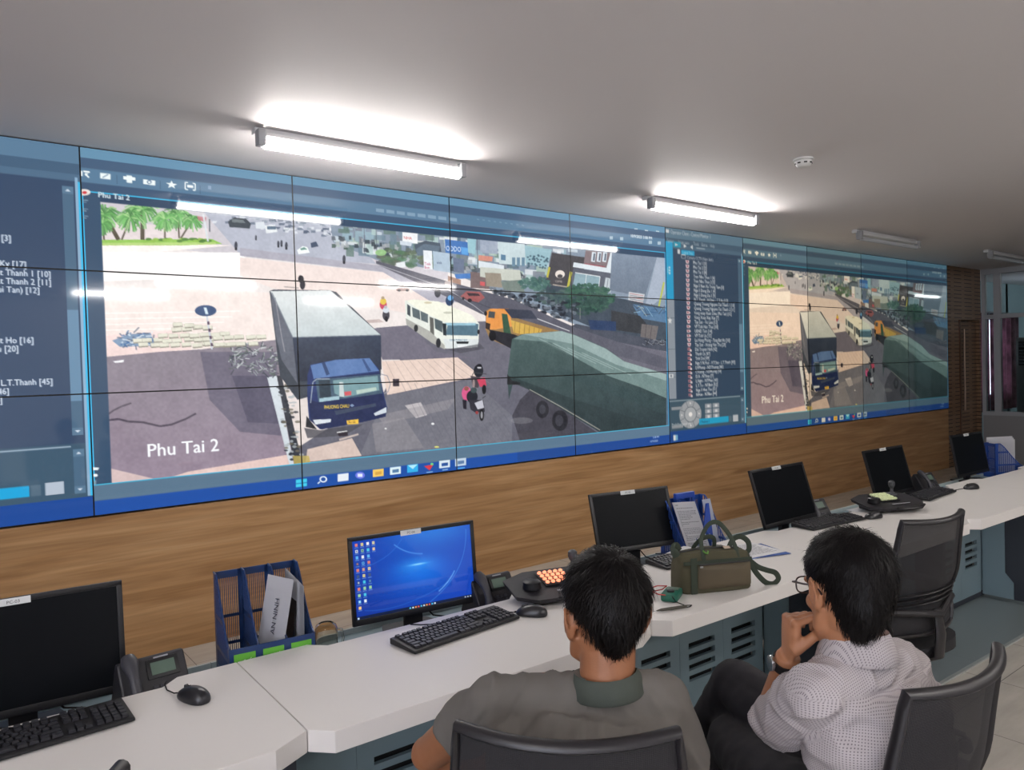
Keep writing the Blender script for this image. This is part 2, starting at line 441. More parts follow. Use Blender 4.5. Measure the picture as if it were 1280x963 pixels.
    c.poly([(566, 322), (580, 324), (580, 342), (567, 340)], (104, 116, 140)); c.poly([(568, 343), (588, 342), (594, 348), (570, 349)], (74, 124, 190)); 
    c.poly([(588, 340), (610, 342), (612, 362), (588, 360)], (120, 104, 104)); c.poly([(600, 352), (606, 353), (606, 358), (600, 357)], (206, 96, 100))
    c.poly([(560, 345), (576, 350), (576, 358), (560, 352)], (150, 110, 90), .8)
    c.poly([(598, 319), (616, 321), (615, 327), (598, 326)], (206, 140, 124)); c.poly([(598, 326), (630, 332), (630, 340), (598, 335)], (214, 222, 228))
    c.poly([(600, 298), (622, 300), (622, 318), (600, 316)], (158, 168, 186), .9); c.poly([(622, 302), (656, 305), (658, 332), (624, 330)], (196, 212, 216)); c.poly([(626, 318), (632, 319), (632, 326), (626, 325)], (96, 130, 156))
    for i in range(3): c.poly([(640+i*6, 322), (644+i*6, 322), (644+i*6, 333), (640+i*6, 333)], (110, 140, 160))
    c.poly([(656, 307), (690, 312), (684, 335), (657, 330)], (152, 186, 196)); 
    for i in range(40): c.oval(659+rs.rand()*26, 318+rs.rand()*18, 1.6, 1.3, (70, 96, 110), .8, 6)
    c.poly([(600, 334), (650, 338), (652, 352), (620, 350), (600, 346)], (196, 200, 190)); c.poly([(606, 341), (626, 342), (628, 360), (608, 358)], (150, 140, 126))
    c.poly([(626, 352), (652, 350), (656, 366), (630, 364)], (120, 132, 126)); 
    # brown coffee shop board
    c.poly([(690, 316), (732, 322), (726, 364), (682, 355)], (72, 70, 74)); c.line([(687, 334), (684, 347)], 5, (186, 178, 74)); c.line([(714, 340), (709, 364)], 6, (190, 184, 76))
    c.oval(700, 343, 6, 5, (224, 214, 206)); c.oval(700, 345.5, 3.4, 2.4, (72, 70, 74)); c.text(694, 353, 'COFFEE', 5, (220, 208, 196)); c.line([(691, 356), (709, 359)], 2, (180, 168, 156))
    c.poly([(732, 313), (765, 316), (758, 338), (729, 333)], (128, 112, 116)); 
    for i in range(3): c.poly([(740+i*7, 315), (745+i*7, 315.6), (743.5+i*7, 328), (738.5+i*7, 327)], (206, 216, 224)); c.poly([(742+i*7, 317), (744+i*7, 317), (743+i*7, 326), (741+i*7, 326)], (90, 100, 116))
    c.poly([(731, 329), (756, 333), (755, 338), (729, 334)], (150, 84, 92))
    c.poly([(764, 312), (782, 316), (766, 342), (716, 334), (717, 328), (758, 335)], (216, 224, 230)); c.poly([(717, 335), (766, 342), (762, 366), (712, 360)], (92, 96, 108))
    c.poly([(719, 341), (750, 346), (748, 362), (716, 357)], (140, 166, 176)); c.line([(719, 341), (750, 346), (748, 362)], 1.6, (226, 230, 232)); c.line([(733, 343), (731, 360)], 1.4, (226, 230, 232))
    c.poly([(757, 347), (766, 349), (763, 366), (754, 364)], (190, 198, 204)); c.line([(760, 349), (758, 364)], 1.2, (90, 96, 110))
    # grey blank gable
    c.poly([(765, 312), (822, 318), (806, 372), (762, 363)], (126, 140, 158), c2=(104, 116, 132)); c.poly([(822, 318), (834, 320), (834, 366), (818, 380), (806, 384)], (166, 176, 192), .9)
    c.line([(830, 353), (823, 386)], 5, (182, 190, 74), .9)
    c.poly([(786, 365), (806, 368), (803, 382), (785, 378)], (196, 200, 204)); 
    for i in range(6): c.line([(787, 367+i*2.2), (804, 370+i*2.2)], 1, [(170, 60, 60), (60, 60, 70)][i % 2], .8)
    c.poly([(680, 355), (770, 372), (834, 385), (834, 440), (760, 418), (690, 388)], (66, 76, 88)); c.poly([(790, 380), (834, 386), (834, 404), (800, 398)], (86, 118, 150)); 
    for i in range(26):
        x = 782+rs.rand()*50; c.line([(x, 378+rs.rand()*16), (x+8, 380+rs.rand()*16)], 1.6, [(150, 190, 210), (56, 90, 130), (190, 196, 180), (60, 60, 66)][rs.randint(4)], .7)
    c.poly([(764, 388), (800, 395), (820, 420), (764, 412)], (56, 58, 62)); c.poly([(802, 405), (823, 408), (819, 428), (800, 426)], (110, 104, 104)); c.line([(808, 406), (806, 426)], 1, (60, 58, 60)); c.line([(815, 407), (812, 427)], 1, (60, 58, 60))
    c.poly([(834, 440), (700, 414), (720, 405), (834, 428)], (74, 78, 90)); 
    # trees in front of the shops
    for (cx, cy, rx, ry, base_, n) in [(734, 372, 34, 17, (52, 88, 74), 420), (668, 355, 20, 8, (76, 110, 104), 120), (690, 372, 22, 10, (62, 82, 84), 140), (735, 380, 26, 14, (44, 70, 66), 160)]:
        for i in range(n):
            a = rs.rand()*2*PI; r_ = math.sqrt(rs.rand()); k = rs.randint(-16, 24)
            c.oval(cx+math.cos(a)*r_*rx, cy+math.sin(a)*r_*ry, 1.6+rs.rand()*2, 1.2+rs.rand()*1.3, (base_[0]+k, base_[1]+k, base_[2]+k*.7), .75, 6)
    c.line([(725, 385), (725, 399)], 2, (150, 150, 140), .7)
    for i in range(200):
        x = 612+rs.rand()*110; y = 360+(x-612)*.18+rs.rand()*24
        c.oval(x, y, 1.5+rs.rand()*3, 1+rs.rand()*2, [(30, 34, 44), (48, 54, 64), (70, 76, 88), (110, 118, 128)][rs.randint(4)], .8, 7)
    c.poly([(735, 400), (770, 402), (770, 414), (738, 412)], (44, 62, 96)); 
    for i in range(40):
        x = 806+rs.rand()*26; c.line([(x, 424+rs.rand()*8), (x+rs.randn()*4, 424+rs.rand()*8)], 1.2, [(150, 154, 160), (30, 32, 38)][rs.randint(2)], .8)
    # far pavement line and street on the right
    c.poly([(470, 326), (560, 352), (640, 374), (720, 410), (833, 448), (833, 462), (700, 425), (600, 392), (560, 372), (470, 330)], (92, 92, 104))
    c.line([(470, 330), (560, 362), (592, 382), (605, 392)], 1.2, (190, 190, 196), .8); c.line([(665, 396), (712, 414)], 1.6, (206, 206, 210))
    c.poly([(575, 371), (583, 364), (600, 365), (606, 372), (598, 378), (583, 375)], (158, 92, 92)); c.poly([(583, 366), (598, 367), (600, 370), (586, 370)], (64, 50, 56)); c.oval(587, 375.5, 2.6, 2.4, (30, 28, 32)); c.oval(579, 373, 1.5, 2, (30, 28, 32))
    c.line([(555, 360), (566, 368), (600, 380), (640, 396), (720, 425)], 1, (60, 60, 70), .7)
    c.poly([(495, 362), (503, 356), (512, 361), (511, 363.5), (496, 364)], (150, 120, 116)); c.oval(499, 363, 2, 1.4, (40, 40, 44)); c.oval(509, 363, 2, 1.4, (40, 40, 44))
    # bus
    c.poly([(506, 376), (516, 374.5), (548, 377), (590, 394), (599, 405), (598, 428), (590, 435), (556, 436), (508, 404)], (226, 230, 222))
    c.poly([(508, 376), (516, 374.5), (548, 377), (590, 394), (596, 402), (557, 403), (528, 390)], (238, 238, 222)); c.poly([(560, 404), (598, 405), (597, 420), (557, 419)], (86, 116, 132))
    c.poly([(556, 404), (595, 404), (594, 407), (556, 407)], (150, 190, 206)); c.poly([(509, 380), (513, 383), (513, 396), (509, 393)], (70, 78, 84)); c.poly([(515, 384), (535, 393), (535, 404), (516, 396)], (92, 104, 108))
    c.poly([(537, 396), (542, 398), (543, 424), (538, 421)], (96, 96, 92)); c.poly([(543, 398), (553, 402), (553, 416), (544, 411)], (84, 96, 100)); c.line([(525, 388), (526, 400)], 1.4, (226, 230, 222))
    c.poly([(507, 398), (537, 414), (556, 432), (556, 437), (540, 429), (508, 406)], (170, 170, 164)); c.poly([(554, 424), (598, 424), (597, 434), (558, 436)], (214, 220, 220)); c.text(562, 426.5, 'CONG TY PHUC QUY', 4.6, (50, 90, 120), sx=.78)
    c.poly([(570, 427), (586, 427), (585, 430), (571, 430)], (34, 38, 42)); c.poly([(572, 432), (584, 432), (584, 434.5), (572, 434.5)], (236, 238, 240)); c.oval(548, 429, 3, 6, (40, 42, 46)); c.oval(520, 410.5, 2.6, 4.5, (50, 52, 54)); c.oval(598, 415, 1.6, 3, (40, 40, 44))
    c.oval(535, 378.5, 5, 1.3, (206, 196, 168)); c.oval(560, 391, 6, 1.4, (196, 196, 180)); c.poly([(553, 404), (558, 405), (558, 420), (554, 419)], (40, 48, 54))
    c.poly([(560, 437), (600, 430), (606, 436), (575, 442)], (70, 70, 78), .6)
    # two motorbikes before the bus
    c.oval(479, 381, 4.5, 6, (196, 70, 96)); c.oval(479, 377, 4, 4, (222, 190, 76)); c.oval(478.5, 372.5, 2, 2, (170, 150, 120)); c.oval(482.5, 394, 4.5, 7, (70, 68, 76)); c.oval(482.5, 387.5, 4, 4, (214, 220, 228)); c.oval(482, 384, 2, 2, (180, 180, 186)); c.oval(483, 399, 2, 3.5, (26, 26, 30))
    c.poly([(452, 401), (474, 399), (480, 403), (460, 404)], (190, 170, 166), .8)
    c.oval(562, 376, 5, 6.5, (44, 66, 100)); c.oval(563, 372.5, 3.4, 3.4, (110, 170, 220)); c.oval(547, 366, 4, 6, (50, 52, 62)); c.poly([(556, 352), (566, 350), (566, 356), (556, 358)], (220, 200, 190), .6)
    # orange tipper lorry
    c.poly([(607, 389), (612, 386), (634, 387), (640, 396), (680, 408), (720, 420), (660, 425), (640, 436), (612, 424), (607, 412)], (150, 120, 80))
    c.poly([(608, 390), (613, 386), (636, 386), (636, 388), (641, 408), (620, 412), (607, 412)], (226, 150, 78)); c.poly([(611, 389), (619, 390), (618, 398), (610, 397)], (78, 82, 84)); c.poly([(627, 392), (634, 393), (640, 424), (630, 420)], (56, 86, 66)); c.poly([(630, 386), (664, 388), (672, 399), (640, 398)], (60, 64, 78))
    c.poly([(638, 400), (678, 412), (672, 422), (642, 416)], (206, 168, 82)); 
    for i in range(6): c.line([(644+i*6, 402+i*1.8), (643+i*6, 416+i)], 1, (130, 100, 50))
    c.poly([(611, 412), (642, 418), (660, 425), (646, 440), (616, 424)], (42, 42, 48)); c.oval(615.5, 420, 4.5, 6.5, (22, 22, 26)); c.oval(607, 392, 1.8, 3, (40, 40, 44)); c.poly([(607, 403), (613, 405), (612, 413), (607, 411)], (60, 46, 40))
    # covered lorry
    c.poly([(636, 500), (634, 470), (640, 424), (652, 418), (700, 414), (716, 418), (758, 436), (780, 452), (833, 470), (833, 540), (756, 540), (700, 505), (660, 486), (642, 476)], (78, 98, 96), c2=(44, 56, 60))
    c.poly([(642, 424), (654, 418), (702, 414), (718, 419), (757, 436), (780, 452), (833, 468), (833, 498), (800, 484), (760, 470), (720, 448), (688, 428)], (112, 134, 132)); 
    c.poly([(654, 418), (702, 414), (718, 419), (757, 436), (780, 452), (833, 468), (833, 476), (770, 456), (716, 430)], (160, 180, 178), .75)
    for i in range(9): c.line([(664+i*9, 420+i*3), (712+i*11, 444+i*3.6)], 1.6, [(112, 136, 134), (188, 204, 200)][i % 2], .45)
    c.poly([(700, 460), (833, 500), (833, 520), (760, 490), (690, 466)], (54, 72, 74), .5); c.poly([(636, 470), (720, 500), (833, 536), (833, 541), (750, 541), (660, 487), (640, 478)], (46, 58, 60), .8)
    c.line([(662, 487), (700, 508), (750, 538)], 1.6, (150, 150, 140)); c.poly([(634, 468), (640, 476), (650, 478), (650, 481), (634, 481)], (36, 38, 40))
    c.poly([(662, 488), (700, 510), (748, 542), (650, 552), (640, 520), (650, 500)], (56, 54, 62), .7); c.oval(678, 512, 8, 11, (44, 44, 50)); c.oval(678, 512, 4, 6, (66, 66, 74)); c.oval(700, 526, 10, 13, (42, 42, 48)); c.oval(699, 526, 5, 7, (62, 62, 70))
    c.oval(652, 526, 14, 4, (150, 150, 154), .35)
    # parked box lorry, blue cab
    c.poly([(337, 364), (342, 362), (412, 363), (420, 365), (476, 419), (476, 470), (372, 500), (350, 470)], (60, 66, 76))
    c.poly([(338, 364), (413, 363), (476, 419), (366, 422)], (222, 226, 226), c2=(192, 202, 204)); c.poly([(338, 364), (366, 422), (372, 480), (352, 450), (345, 420)], (96, 100, 112)); c.poly([(366, 422), (476, 419), (477, 462), (372, 478)], (54, 64, 84), c2=(42, 48, 62))
    c.line([(344, 372), (352, 420), (356, 440)], 1.2, (150, 150, 158)); c.line([(340, 366), (366, 422), (476, 419)], 1.3, (120, 130, 140))
    c.poly([(384, 470), (388, 456), (420, 450), (460, 448), (473, 460), (480, 494), (484, 510), (482, 521), (452, 528), (400, 537), (386, 524), (384, 498)], (38, 54, 104))
    c.poly([(388, 457), (420, 450), (462, 448), (474, 464), (392, 474)], (92, 122, 172)); c.poly([(402, 454), (406, 453), (412, 468), (408, 470)], (50, 70, 110)); c.poly([(452, 449), (455, 449), (464, 464), (460, 465)], (60, 84, 130))
    c.poly([(394, 475), (475, 468), (478, 492), (398, 503)], (70, 92, 110)); c.poly([(416, 476), (472, 470), (474, 488), (430, 497), (418, 492)], (118, 152, 158)); c.poly([(424, 478), (429, 478), (430, 496), (424, 496)], (196, 206, 206)); c.poly([(430, 490), (439, 489), (439, 494), (431, 495)], (206, 90, 96)); c.poly([(445, 488), (470, 484), (471, 488), (446, 493)], (180, 200, 190)); c.poly([(399, 498), (424, 495), (424, 500), (399, 503)], (160, 190, 200))
    c.poly([(398, 476), (412, 475), (414, 496), (400, 498)], (44, 58, 70)); c.line([(394, 474), (475, 467)], 1.6, (34, 44, 80))
    c.poly([(386, 500), (398, 503), (478, 492), (483, 510), (482, 521), (452, 528), (402, 537), (388, 526)], (30, 40, 80)); c.poly([(418, 514), (470, 504), (470, 508), (420, 519)], (60, 70, 92)); c.poly([(391, 525), (414, 524), (413, 528), (394, 531)], (214, 220, 226)); c.poly([(467, 517), (483, 509), (483, 516), (469, 520)], (206, 214, 222))
    c.poly([(433, 526), (448, 524), (448, 530), (434, 531)], (236, 190, 70)); c.text(435, 529.5, '76.152', 5, (60, 50, 30), sx=.9); c.text(405, 511.5, 'PHUONG CHAU', 7.6, (236, 200, 70), sx=.72, bold=.5); c.poly([(437, 507), (440, 505), (443, 507), (440, 509)], (130, 150, 180))
    c.line([(388, 504), (391, 478), (396, 474), (412, 474)], 1.6, (150, 160, 172)); c.line([(476, 468), (484, 470), (488, 480), (485, 490), (480, 492)], 1.4, (150, 150, 160)); c.poly([(491, 474), (499, 474), (499, 483), (491, 483)], (60, 52, 60)); c.poly([(383, 520), (396, 537), (382, 534)], (30, 32, 38))
    c.poly([(380, 535), (400, 538), (455, 530), (430, 545), (384, 548)], (70, 70, 78), .8); c.poly([(421, 541), (434, 539), (435, 545), (424, 546)], (44, 36, 44)); c.line([(421, 541), (434, 539)], 1.6, (220, 220, 220)); c.line([(424, 550), (448, 543)], 3, (190, 176, 170)); c.oval(541, 530, 2, 1.4, (230, 230, 232)); c.oval(546, 559, 3, 1, (220, 220, 120)); c.oval(482, 536, 1.4, 1, (225, 225, 225))
    # riders in the foreground
    c.oval(598, 464, 6, 8, (32, 34, 42)); c.oval(599, 458.5, 3.6, 3.4, (24, 24, 30)); c.rect(596.5, 459, 601.5, 461, (190, 190, 196)); c.poly([(588, 470), (600, 472), (598, 485), (591, 484)], (70, 62, 68)); c.poly([(596, 474), (606, 472), (608, 482), (600, 484)], (196, 66, 92)); c.oval(605, 487, 2.6, 6, (26, 26, 30)); c.oval(592, 480, 1.5, 6, (150, 130, 130)); c.line([(590, 470), (592, 466), (608, 468)], 1.3, (60, 60, 66))
    c.oval(583, 492, 6, 9, (212, 92, 138)); c.oval(583, 486, 3, 2.6, (150, 90, 80)); c.oval(590, 496, 7, 8, (30, 32, 40)); c.oval(592, 488, 4, 3.6, (60, 74, 76)); c.poly([(586, 500), (604, 500), (606, 515), (594, 516), (588, 512)], (50, 48, 58)); c.poly([(593, 504), (603, 500), (605, 510), (597, 512)], (190, 190, 200)); c.oval(602, 519, 3, 7.5, (24, 24, 28)); c.oval(602, 519, 1.4, 4.5, (150, 150, 156)); c.poly([(578, 500), (583, 500), (583, 512), (579, 511)], (40, 36, 46)); c.line([(603, 498), (607, 495)], 1, (40, 40, 40)); c.oval(596, 516, 2, 2, (150, 60, 60))
    # grain of the street picture
    c.T = I
    n = (vnoise(H, W, 3)-.5)*10+(vnoise(H, W, 14)-.5)*9
    c.a += n[..., None]
    # window of the viewing programme around it
    def px(x, z): return x/PW*NX, z
    Z = lambda v, u=98.5: (Z0+3*PH-ony(u, v)[2])/PH*NY
    t1, t2, t3, t4, t5 = Z(196), Z(209), Z(227), Z(239), Z(250)
    c.rect(0, 0, W, t1, (98, 140, 168)); c.rect(0, t1, W, t2, (66, 90, 118)); c.rect(0, t2, W, t3, (86, 120, 148)); c.rect(0, t3, W, t4, (58, 82, 110))
    c.rect(0, t4, W, t5, (44, 66, 92)); xl = NX*.077
    c.rect(0, t4, xl, H, (54, 78, 104)); 
    b1 = Z(607, 113); b2 = Z(627.5, 115)
    c.rect(0, b1, W, b2, (88, 114, 136)); c.rect(0, b2, W, H, (28, 76, 158)); c.rect(W*.62, b2, W, H, (30, 66, 132), .7)
    c.rect(0, t4-1.4, W, t4, (60, 190, 235)); c.rect(0, b1-.4, W, b1+1, (70, 180, 215)); c.rect(W-3, t4, W-1, b1, (60, 150, 200))
    c.rect(0, t4, 2, b1, (60, 180, 230))
    c.T = T
    wht = (232, 240, 240)
    c.poly([(98, 213), (103, 213.6), (103, 220), (98, 219.6)], wht); c.line([(104, 214), (112, 215)], 2, wht); c.line([(106, 217), (111, 222)], 2, wht); c.poly([(106, 216), (111, 216.6), (106, 220)], wht)
    c.poly([(125, 216), (138, 217.6), (138, 224.4), (125, 223)], wht); c.line([(128, 222), (135, 218)], 1, (90, 120, 150))
    c.poly([(154, 220), (169, 222), (169, 226), (154, 224)], wht); c.poly([(158, 219), (165, 220), (165, 229), (158, 228)], wht)
    c.poly([(179, 224), (194, 226), (194, 232), (179, 230)], wht); c.oval(186.5, 227.5, 3, 2.6, (90, 120, 150)); c.oval(186.5, 227.7, 1.6, 1.4, wht)
    st = [(214.5+(7.5 if k % 2 == 0 else 3)*math.sin(k*PI/5), 231-(5.4 if k % 2 == 0 else 2.2)*math.cos(k*PI/5)+ (0.1*7*math.sin(k*PI/5))) for k in range(10)]; c.poly(st, wht)
    c.line([(235, 228.4), (231.5, 228), (231.5, 236.5), (235, 237)], 1.4, wht); c.line([(241, 229.2), (244, 229.6), (244, 238), (241, 237.6)], 1.4, wht); c.poly([(234, 231), (241.5, 231.8), (241.5, 235), (234, 234)], wht)
    c.poly([(260, 232), (264, 232.4), (264, 237), (260, 236.6)], (120, 150, 180)); 
    for x, y in ((146, 219), (200, 226), (250, 232)): c.line([(x, y), (x+.2, y+11)], .8, (66, 92, 120))
    c.text(122, 246.5, 'Phu Tai 2', 9.5, (210, 225, 232), bold=.5); c.text(183, 571.5, 'Phu Tai 2', 24, (244, 246, 250), bold=.6)
    for i in range(8): c.poly([(470+i*13, 260.5+i*1.6), (480+i*13, 261.8+i*1.6), (480+i*13, 266+i*1.6), (470+i*13, 264.6+i*1.6)], (136, 164, 186), .8)
    for i in range(9): c.line([(596+i*7, 274+i*.95), (599+i*7, 274.5+i*.95)], 2, (120, 150, 172), .7)
    c.text(788, 296.5, '10/9/2023 3:08 PM', 8.5, (226, 234, 238), bold=.4)
    for x, y in ((795, 286), (808, 288), (822, 289)): c.line([(x-2, y), (x+2, y+.4)], 1.6, (210, 222, 228))
    for x, y in ((764, 297.5), (777, 298.5), (813, 303), (824, 304)): c.poly([(x-2, y-2), (x+2, y-2), (x+2, y+2), (x-2, y+2)], (190, 206, 216), .8)
    # icons in the margin left of the picture
    c.oval(105, 240.4, 8, 4, (228, 220, 214)); c.oval(105.5, 240.8, 3, 1.8, (200, 50, 60)); 
    for y in (250, 261, 270): c.line([(100, y), (110, y+.6)], 1.2, (120, 146, 166)); c.line([(101, y+2.4), (108, y+3)], 1.2, (120, 146, 166))
    c.poly([(111, 584), (124, 585), (122, 588), (112, 588)], (226, 236, 240)); c.oval(119, 594.5, 3, 2, (240, 244, 246)); c.poly([(114, 604), (120, 600), (120, 607)], (120, 150, 168))
    # task bar
    def icon(x, col, col2=None):
        y = 604.5-(x-377)*.131
        c.poly([(x-7, y-4.4), (x+6.5, y-6), (x+6.5, y+3.4), (x-7, y+5)], col)
        if col2: c.poly([(x-4, y-1.6), (x+4, y-2.6), (x+4, y+1.4), (x-4, y+2.4)], col2)
        return y
    y = icon(377, (66, 200, 226)); c.line([(377, y-6), (377, y+5)], 1, (30, 80, 160)); c.line([(370, y+.8), (384, y-1)], 1, (30, 80, 160))
    c.oval(404, 599.5, 4.8, 4, (226, 236, 242)); c.oval(404, 599.5, 3, 2.5, (30, 76, 156)); c.line([(400, 602.5), (397, 605)], 1.8, (226, 236, 242))
    icon(429, (226, 230, 236)); c.oval(450, 594.5, 6, 4.4, (110, 120, 220)); c.rect(447, 592.5, 453, 596.5, (220, 226, 250)); icon(473, (236, 196, 96), (210, 160, 70)); icon(494.5, (214, 232, 236), (80, 120, 160)); y = icon(516, (50, 170, 226)); c.poly([(510, y-4), (522, y-5.5), (516, y+.5)], (170, 226, 246))
    c.poly([(530, 583), (542, 581), (537, 588.5)], (206, 56, 70)); c.oval(540, 580.5, 2, 1.6, (110, 200, 130)); icon(556, (210, 222, 232), (40, 80, 150)); icon(576, (190, 206, 222), (90, 120, 160))
    c.line([(533, 591), (541, 590)], 1.4, (150, 190, 230)); c.line([(553, 588), (560, 587)], 1.4, (150, 190, 230)); c.line([(571, 586), (581, 585)], 1.6, (96, 180, 240))
    c.text(816, 548.5, '3:08 PM', 6, (206, 220, 236)); c.text(812.5, 553.5, '10/9/2023', 6, (206, 220, 236))
    return np.clip(c.a, 0, 255)

ROWS = ['Phu Tai 1 [1]', 'Phu Tai 2 [2]', 'Phu Tai 3 [8]', 'Tran Nhu Thuc 1 [6]', 'Tran Nhu Thuc 2 [5]', 'Nga 5 Nen Xa Trung Tam [3]', 'Nga 5 Dong Da 1 [4]', 'Nga 5 Dong Da 2 [9]',
        'N.T.Thanh - H.Dieu - T.T.Ky [17]', 'Quang Truong Nguyen Tat Thanh 1 [10]', 'Quang Truong Nguyen Tat Thanh 2 [11]', 'Vong xoay Xuan Dieu (Mui Tan) [12]', 'Vong Xoay Xep Xay [7]', 'Tay Son - Vo Lieu [13]',
        'VP Tinh Han Thuc [18]', 'UBND Tinh [14]', 'VP Tinh Uy [15]', 'Le Hong Phong - Tang Bat Ho [16]', 'Tay Son - Hoang Van Thu [20]', 'Dai Truyen Hinh [42]', 'Thanh Uy [47]', 'Tinh Doi [49]', 'Nga 5 N.Hue - V.T.Sau - L.T.Thanh [45]',
        'LHPhong - NDThuong [46]', 'CVuong - NDHuong [50]', 'D.A - NThieu [7]', 'L.Nghi - NTPhuc [43]', 'L.T.To - NTBinh [52]', 'Nga 3 Hoa Tho [51]', 'NHue - NTBao [44]']
def paint_list():
    W, H = NX, NY*3
    c = Canvas(W, H, (62, 84, 106)); I = c.T; T = wall_T(4, W)
    u = 870; Z = lambda v: (Z0+3*PH-ony(u, v)[2])/PH*NY
    X = lambda px_, v=400: (ony(px_, v)[0]/PW-4)*NX
    t1 = Z(301)-0; 
    c.rect(0, 0, W, Z(301.5), (96, 128, 150)); c.rect(0, Z(301.5), W, Z(309), (72, 98, 120)); c.rect(0, Z(309), W, Z(314), (84, 112, 134))
    c.rect(0, Z(314), W, Z(498), (56, 76, 100)); c.rect(0, Z(498), W, H, (66, 92, 108))
    c.rect(0, H-NY*.165, W, H, (28, 74, 150))
    xs0, xs1 = X(831), X(843)
    c.rect(xs0+2, Z(306), xs1, Z(376), (38, 172, 226)); c.rect(xs0+2, Z(376), xs1+1, Z(497), (150, 162, 176)); 
    for v in (398, 436, 470): c.rect(xs0+2, Z(v), xs1+1, Z(v)+1.2, (110, 124, 138))
    x = (xs0+xs1)/2+1; 
    def star(cx, cy, r, col): c.poly([(cx+r*(1 if k % 2 == 0 else .42)*math.sin(k*PI/5), cy-r*(1 if k % 2 == 0 else .42)*math.cos(k*PI/5)) for k in range(10)], col)
    star(x, Z(402), 8, (232, 238, 242)); c.rect(x-7, Z(469)-4, x+7, Z(469)+4, (226, 232, 238)); c.oval(x, Z(469), 3, 3, (120, 130, 146))
    for k in (-1, 0, 1): c.rect(x, Z(341)+k*6-2, x+5, Z(341)+k*6+2, (220, 240, 250))
    c.line([(x-3, Z(341)-6), (x-3, Z(341)+6)], 1.6, (220, 240, 250))
    tx = (224, 230, 234)
    c.rect(3, 5, 13, 12, tx); c.text(18, 13, 'Operator Client - Control Monitor 1', 12, tx, sx=.74)
    for s_, q in (('System', 6), ('Image pane', 42), ('Tools', 92), ('Extras', 120), ('Help', 150)): c.text(q, Z(304.6)+4.5, s_, 10, (196, 208, 216), sx=.8)
    c.rect(X(844), Z(305.5), X(853), Z(312), (40, 160, 190)); c.poly([(xs1+8, Z(309)-3), (xs1+18, Z(309)), (xs1+8, Z(309)+3)], tx); c.poly([(xs1+36, Z(309.5)-4), (xs1+46, Z(309.5)), (xs1+36, Z(309.5)+4)], tx); c.poly([(xs1+66, Z(309.8)-5), (xs1+66, Z(309.8)+5), (xs1+58, Z(309.8))], tx); c.line([(xs1+78, Z(310.5)), (xs1+108, Z(310.5))], 1.6, tx)
    xr = X(868); xi = X(861)
    zr = lambda i: (Z0+3*PH-(ony(868, 328.6)[2]-i*0.04463))/PH*NY
    c.rect(xi-32, zr(-2)-5.5, xi-24, zr(-2)+4, tx); c.rect(xi-20, zr(-2)-5, xi+24, zr(-2)+5, (40, 170, 220)); c.text(xi-16, zr(-2)+3.4, 'Logical Tree', 9.5, (230, 240, 246), sx=.72)
    c.rect(xi-20, zr(-1)-5.5, xi-6, zr(-1)+3, tx); c.rect(xi-18.6, zr(-1)-4, xi-7.4, zr(-1)+2, (56, 76, 100)); c.text(xi-1, zr(-1)+3, 'Camera CCTV (Nam Anh)', 9.5, tx, sx=.86)
    for i, s_ in enumerate(ROWS):
        z = zr(i)
        if z > Z(497)-4: break
        if i in (11, 14, 15, 16): c.rect(xi-7, z-3, xi+3, z+3, (236, 214, 218)); c.rect(xi-5, z-1.4, xi, z+1.4, (150, 60, 80)); c.poly([(xi+2, z-2), (xi+6, z-1), (xi+6, z+1), (xi+2, z+2)], (236, 214, 218))
        elif i >= 19: c.rect(xi-6, z-3.6, xi+3, z+2, (222, 150, 160)); c.rect(xi-4, z-2, xi+1, z+.6, (90, 60, 76)); c.rect(xi+1, z, xi+7, z+4.2, (232, 220, 224))
        else: c.poly([(xi-7, z-4), (xi+6, z-4), (xi+3, z+3.4), (xi-4, z+3.4)], (238, 216, 222)); c.oval(xi-.5, z-.8, 2.2, 2, (150, 40, 60), n=10)
        c.text(xr, z+3.2, s_, 10.2, tx, sx=.86, bold=.35)
    # scroll bars and the control pad
    xb0, xb1 = W-20, W-8
    for a_, b_ in ((Z(318), Z(492)), (Z(502), H-NY*.20)): c.rect(xb0, a_, xb1, b_, (80, 108, 130)); c.rect(xb0, a_, xb1, a_+9, (96, 126, 146)); c.poly([(xb0+3, a_+6), (xb1-3, a_+6), ((xb0+xb1)/2, a_+3)], tx); c.rect(xb0, b_-9, xb1, b_, (96, 126, 146)); c.poly([(xb0+3, b_-6), (xb1-3, b_-6), ((xb0+xb1)/2, b_-3)], tx)
    c.rect(xb0, Z(404), xb1, Z(468), (110, 144, 166)); c.rect(W-6, Z(311), W-3, H-NY*.17, (150, 180, 200)); c.rect(W-3, Z(314), W, H-NY*.17, (60, 190, 230))
    c.rect(0, Z(499.3), W-22, Z(499.3)+1.6, (170, 186, 196))
    cx, cy = X(860.5), Z(517.5)
    c.oval(cx, cy, 37, 30, (168, 174, 180), n=40); c.oval(cx, cy, 21, 17, (96, 108, 118), n=30); c.oval(cx, cy, 19, 15.5, (178, 184, 190), n=30); c.oval(cx, cy, 6, 5, (250, 250, 250))
    for k in range(8): a_ = PI/8+k*PI/4; c.line([(cx+20*math.cos(a_), cy+16.5*math.sin(a_)), (cx+37*math.cos(a_), cy+30*math.sin(a_))], 1.2, (96, 108, 118))
    for k in range(4): a_ = k*PI/2; c.oval(cx+29*math.cos(a_), cy+24*math.sin(a_), 3.4, 3, (240, 242, 244), n=3)
    c.rect(8, Z(507), 44, Z(510.5), (150, 158, 166)); c.rect(8, Z(529.5), 44, Z(533), (150, 158, 166))
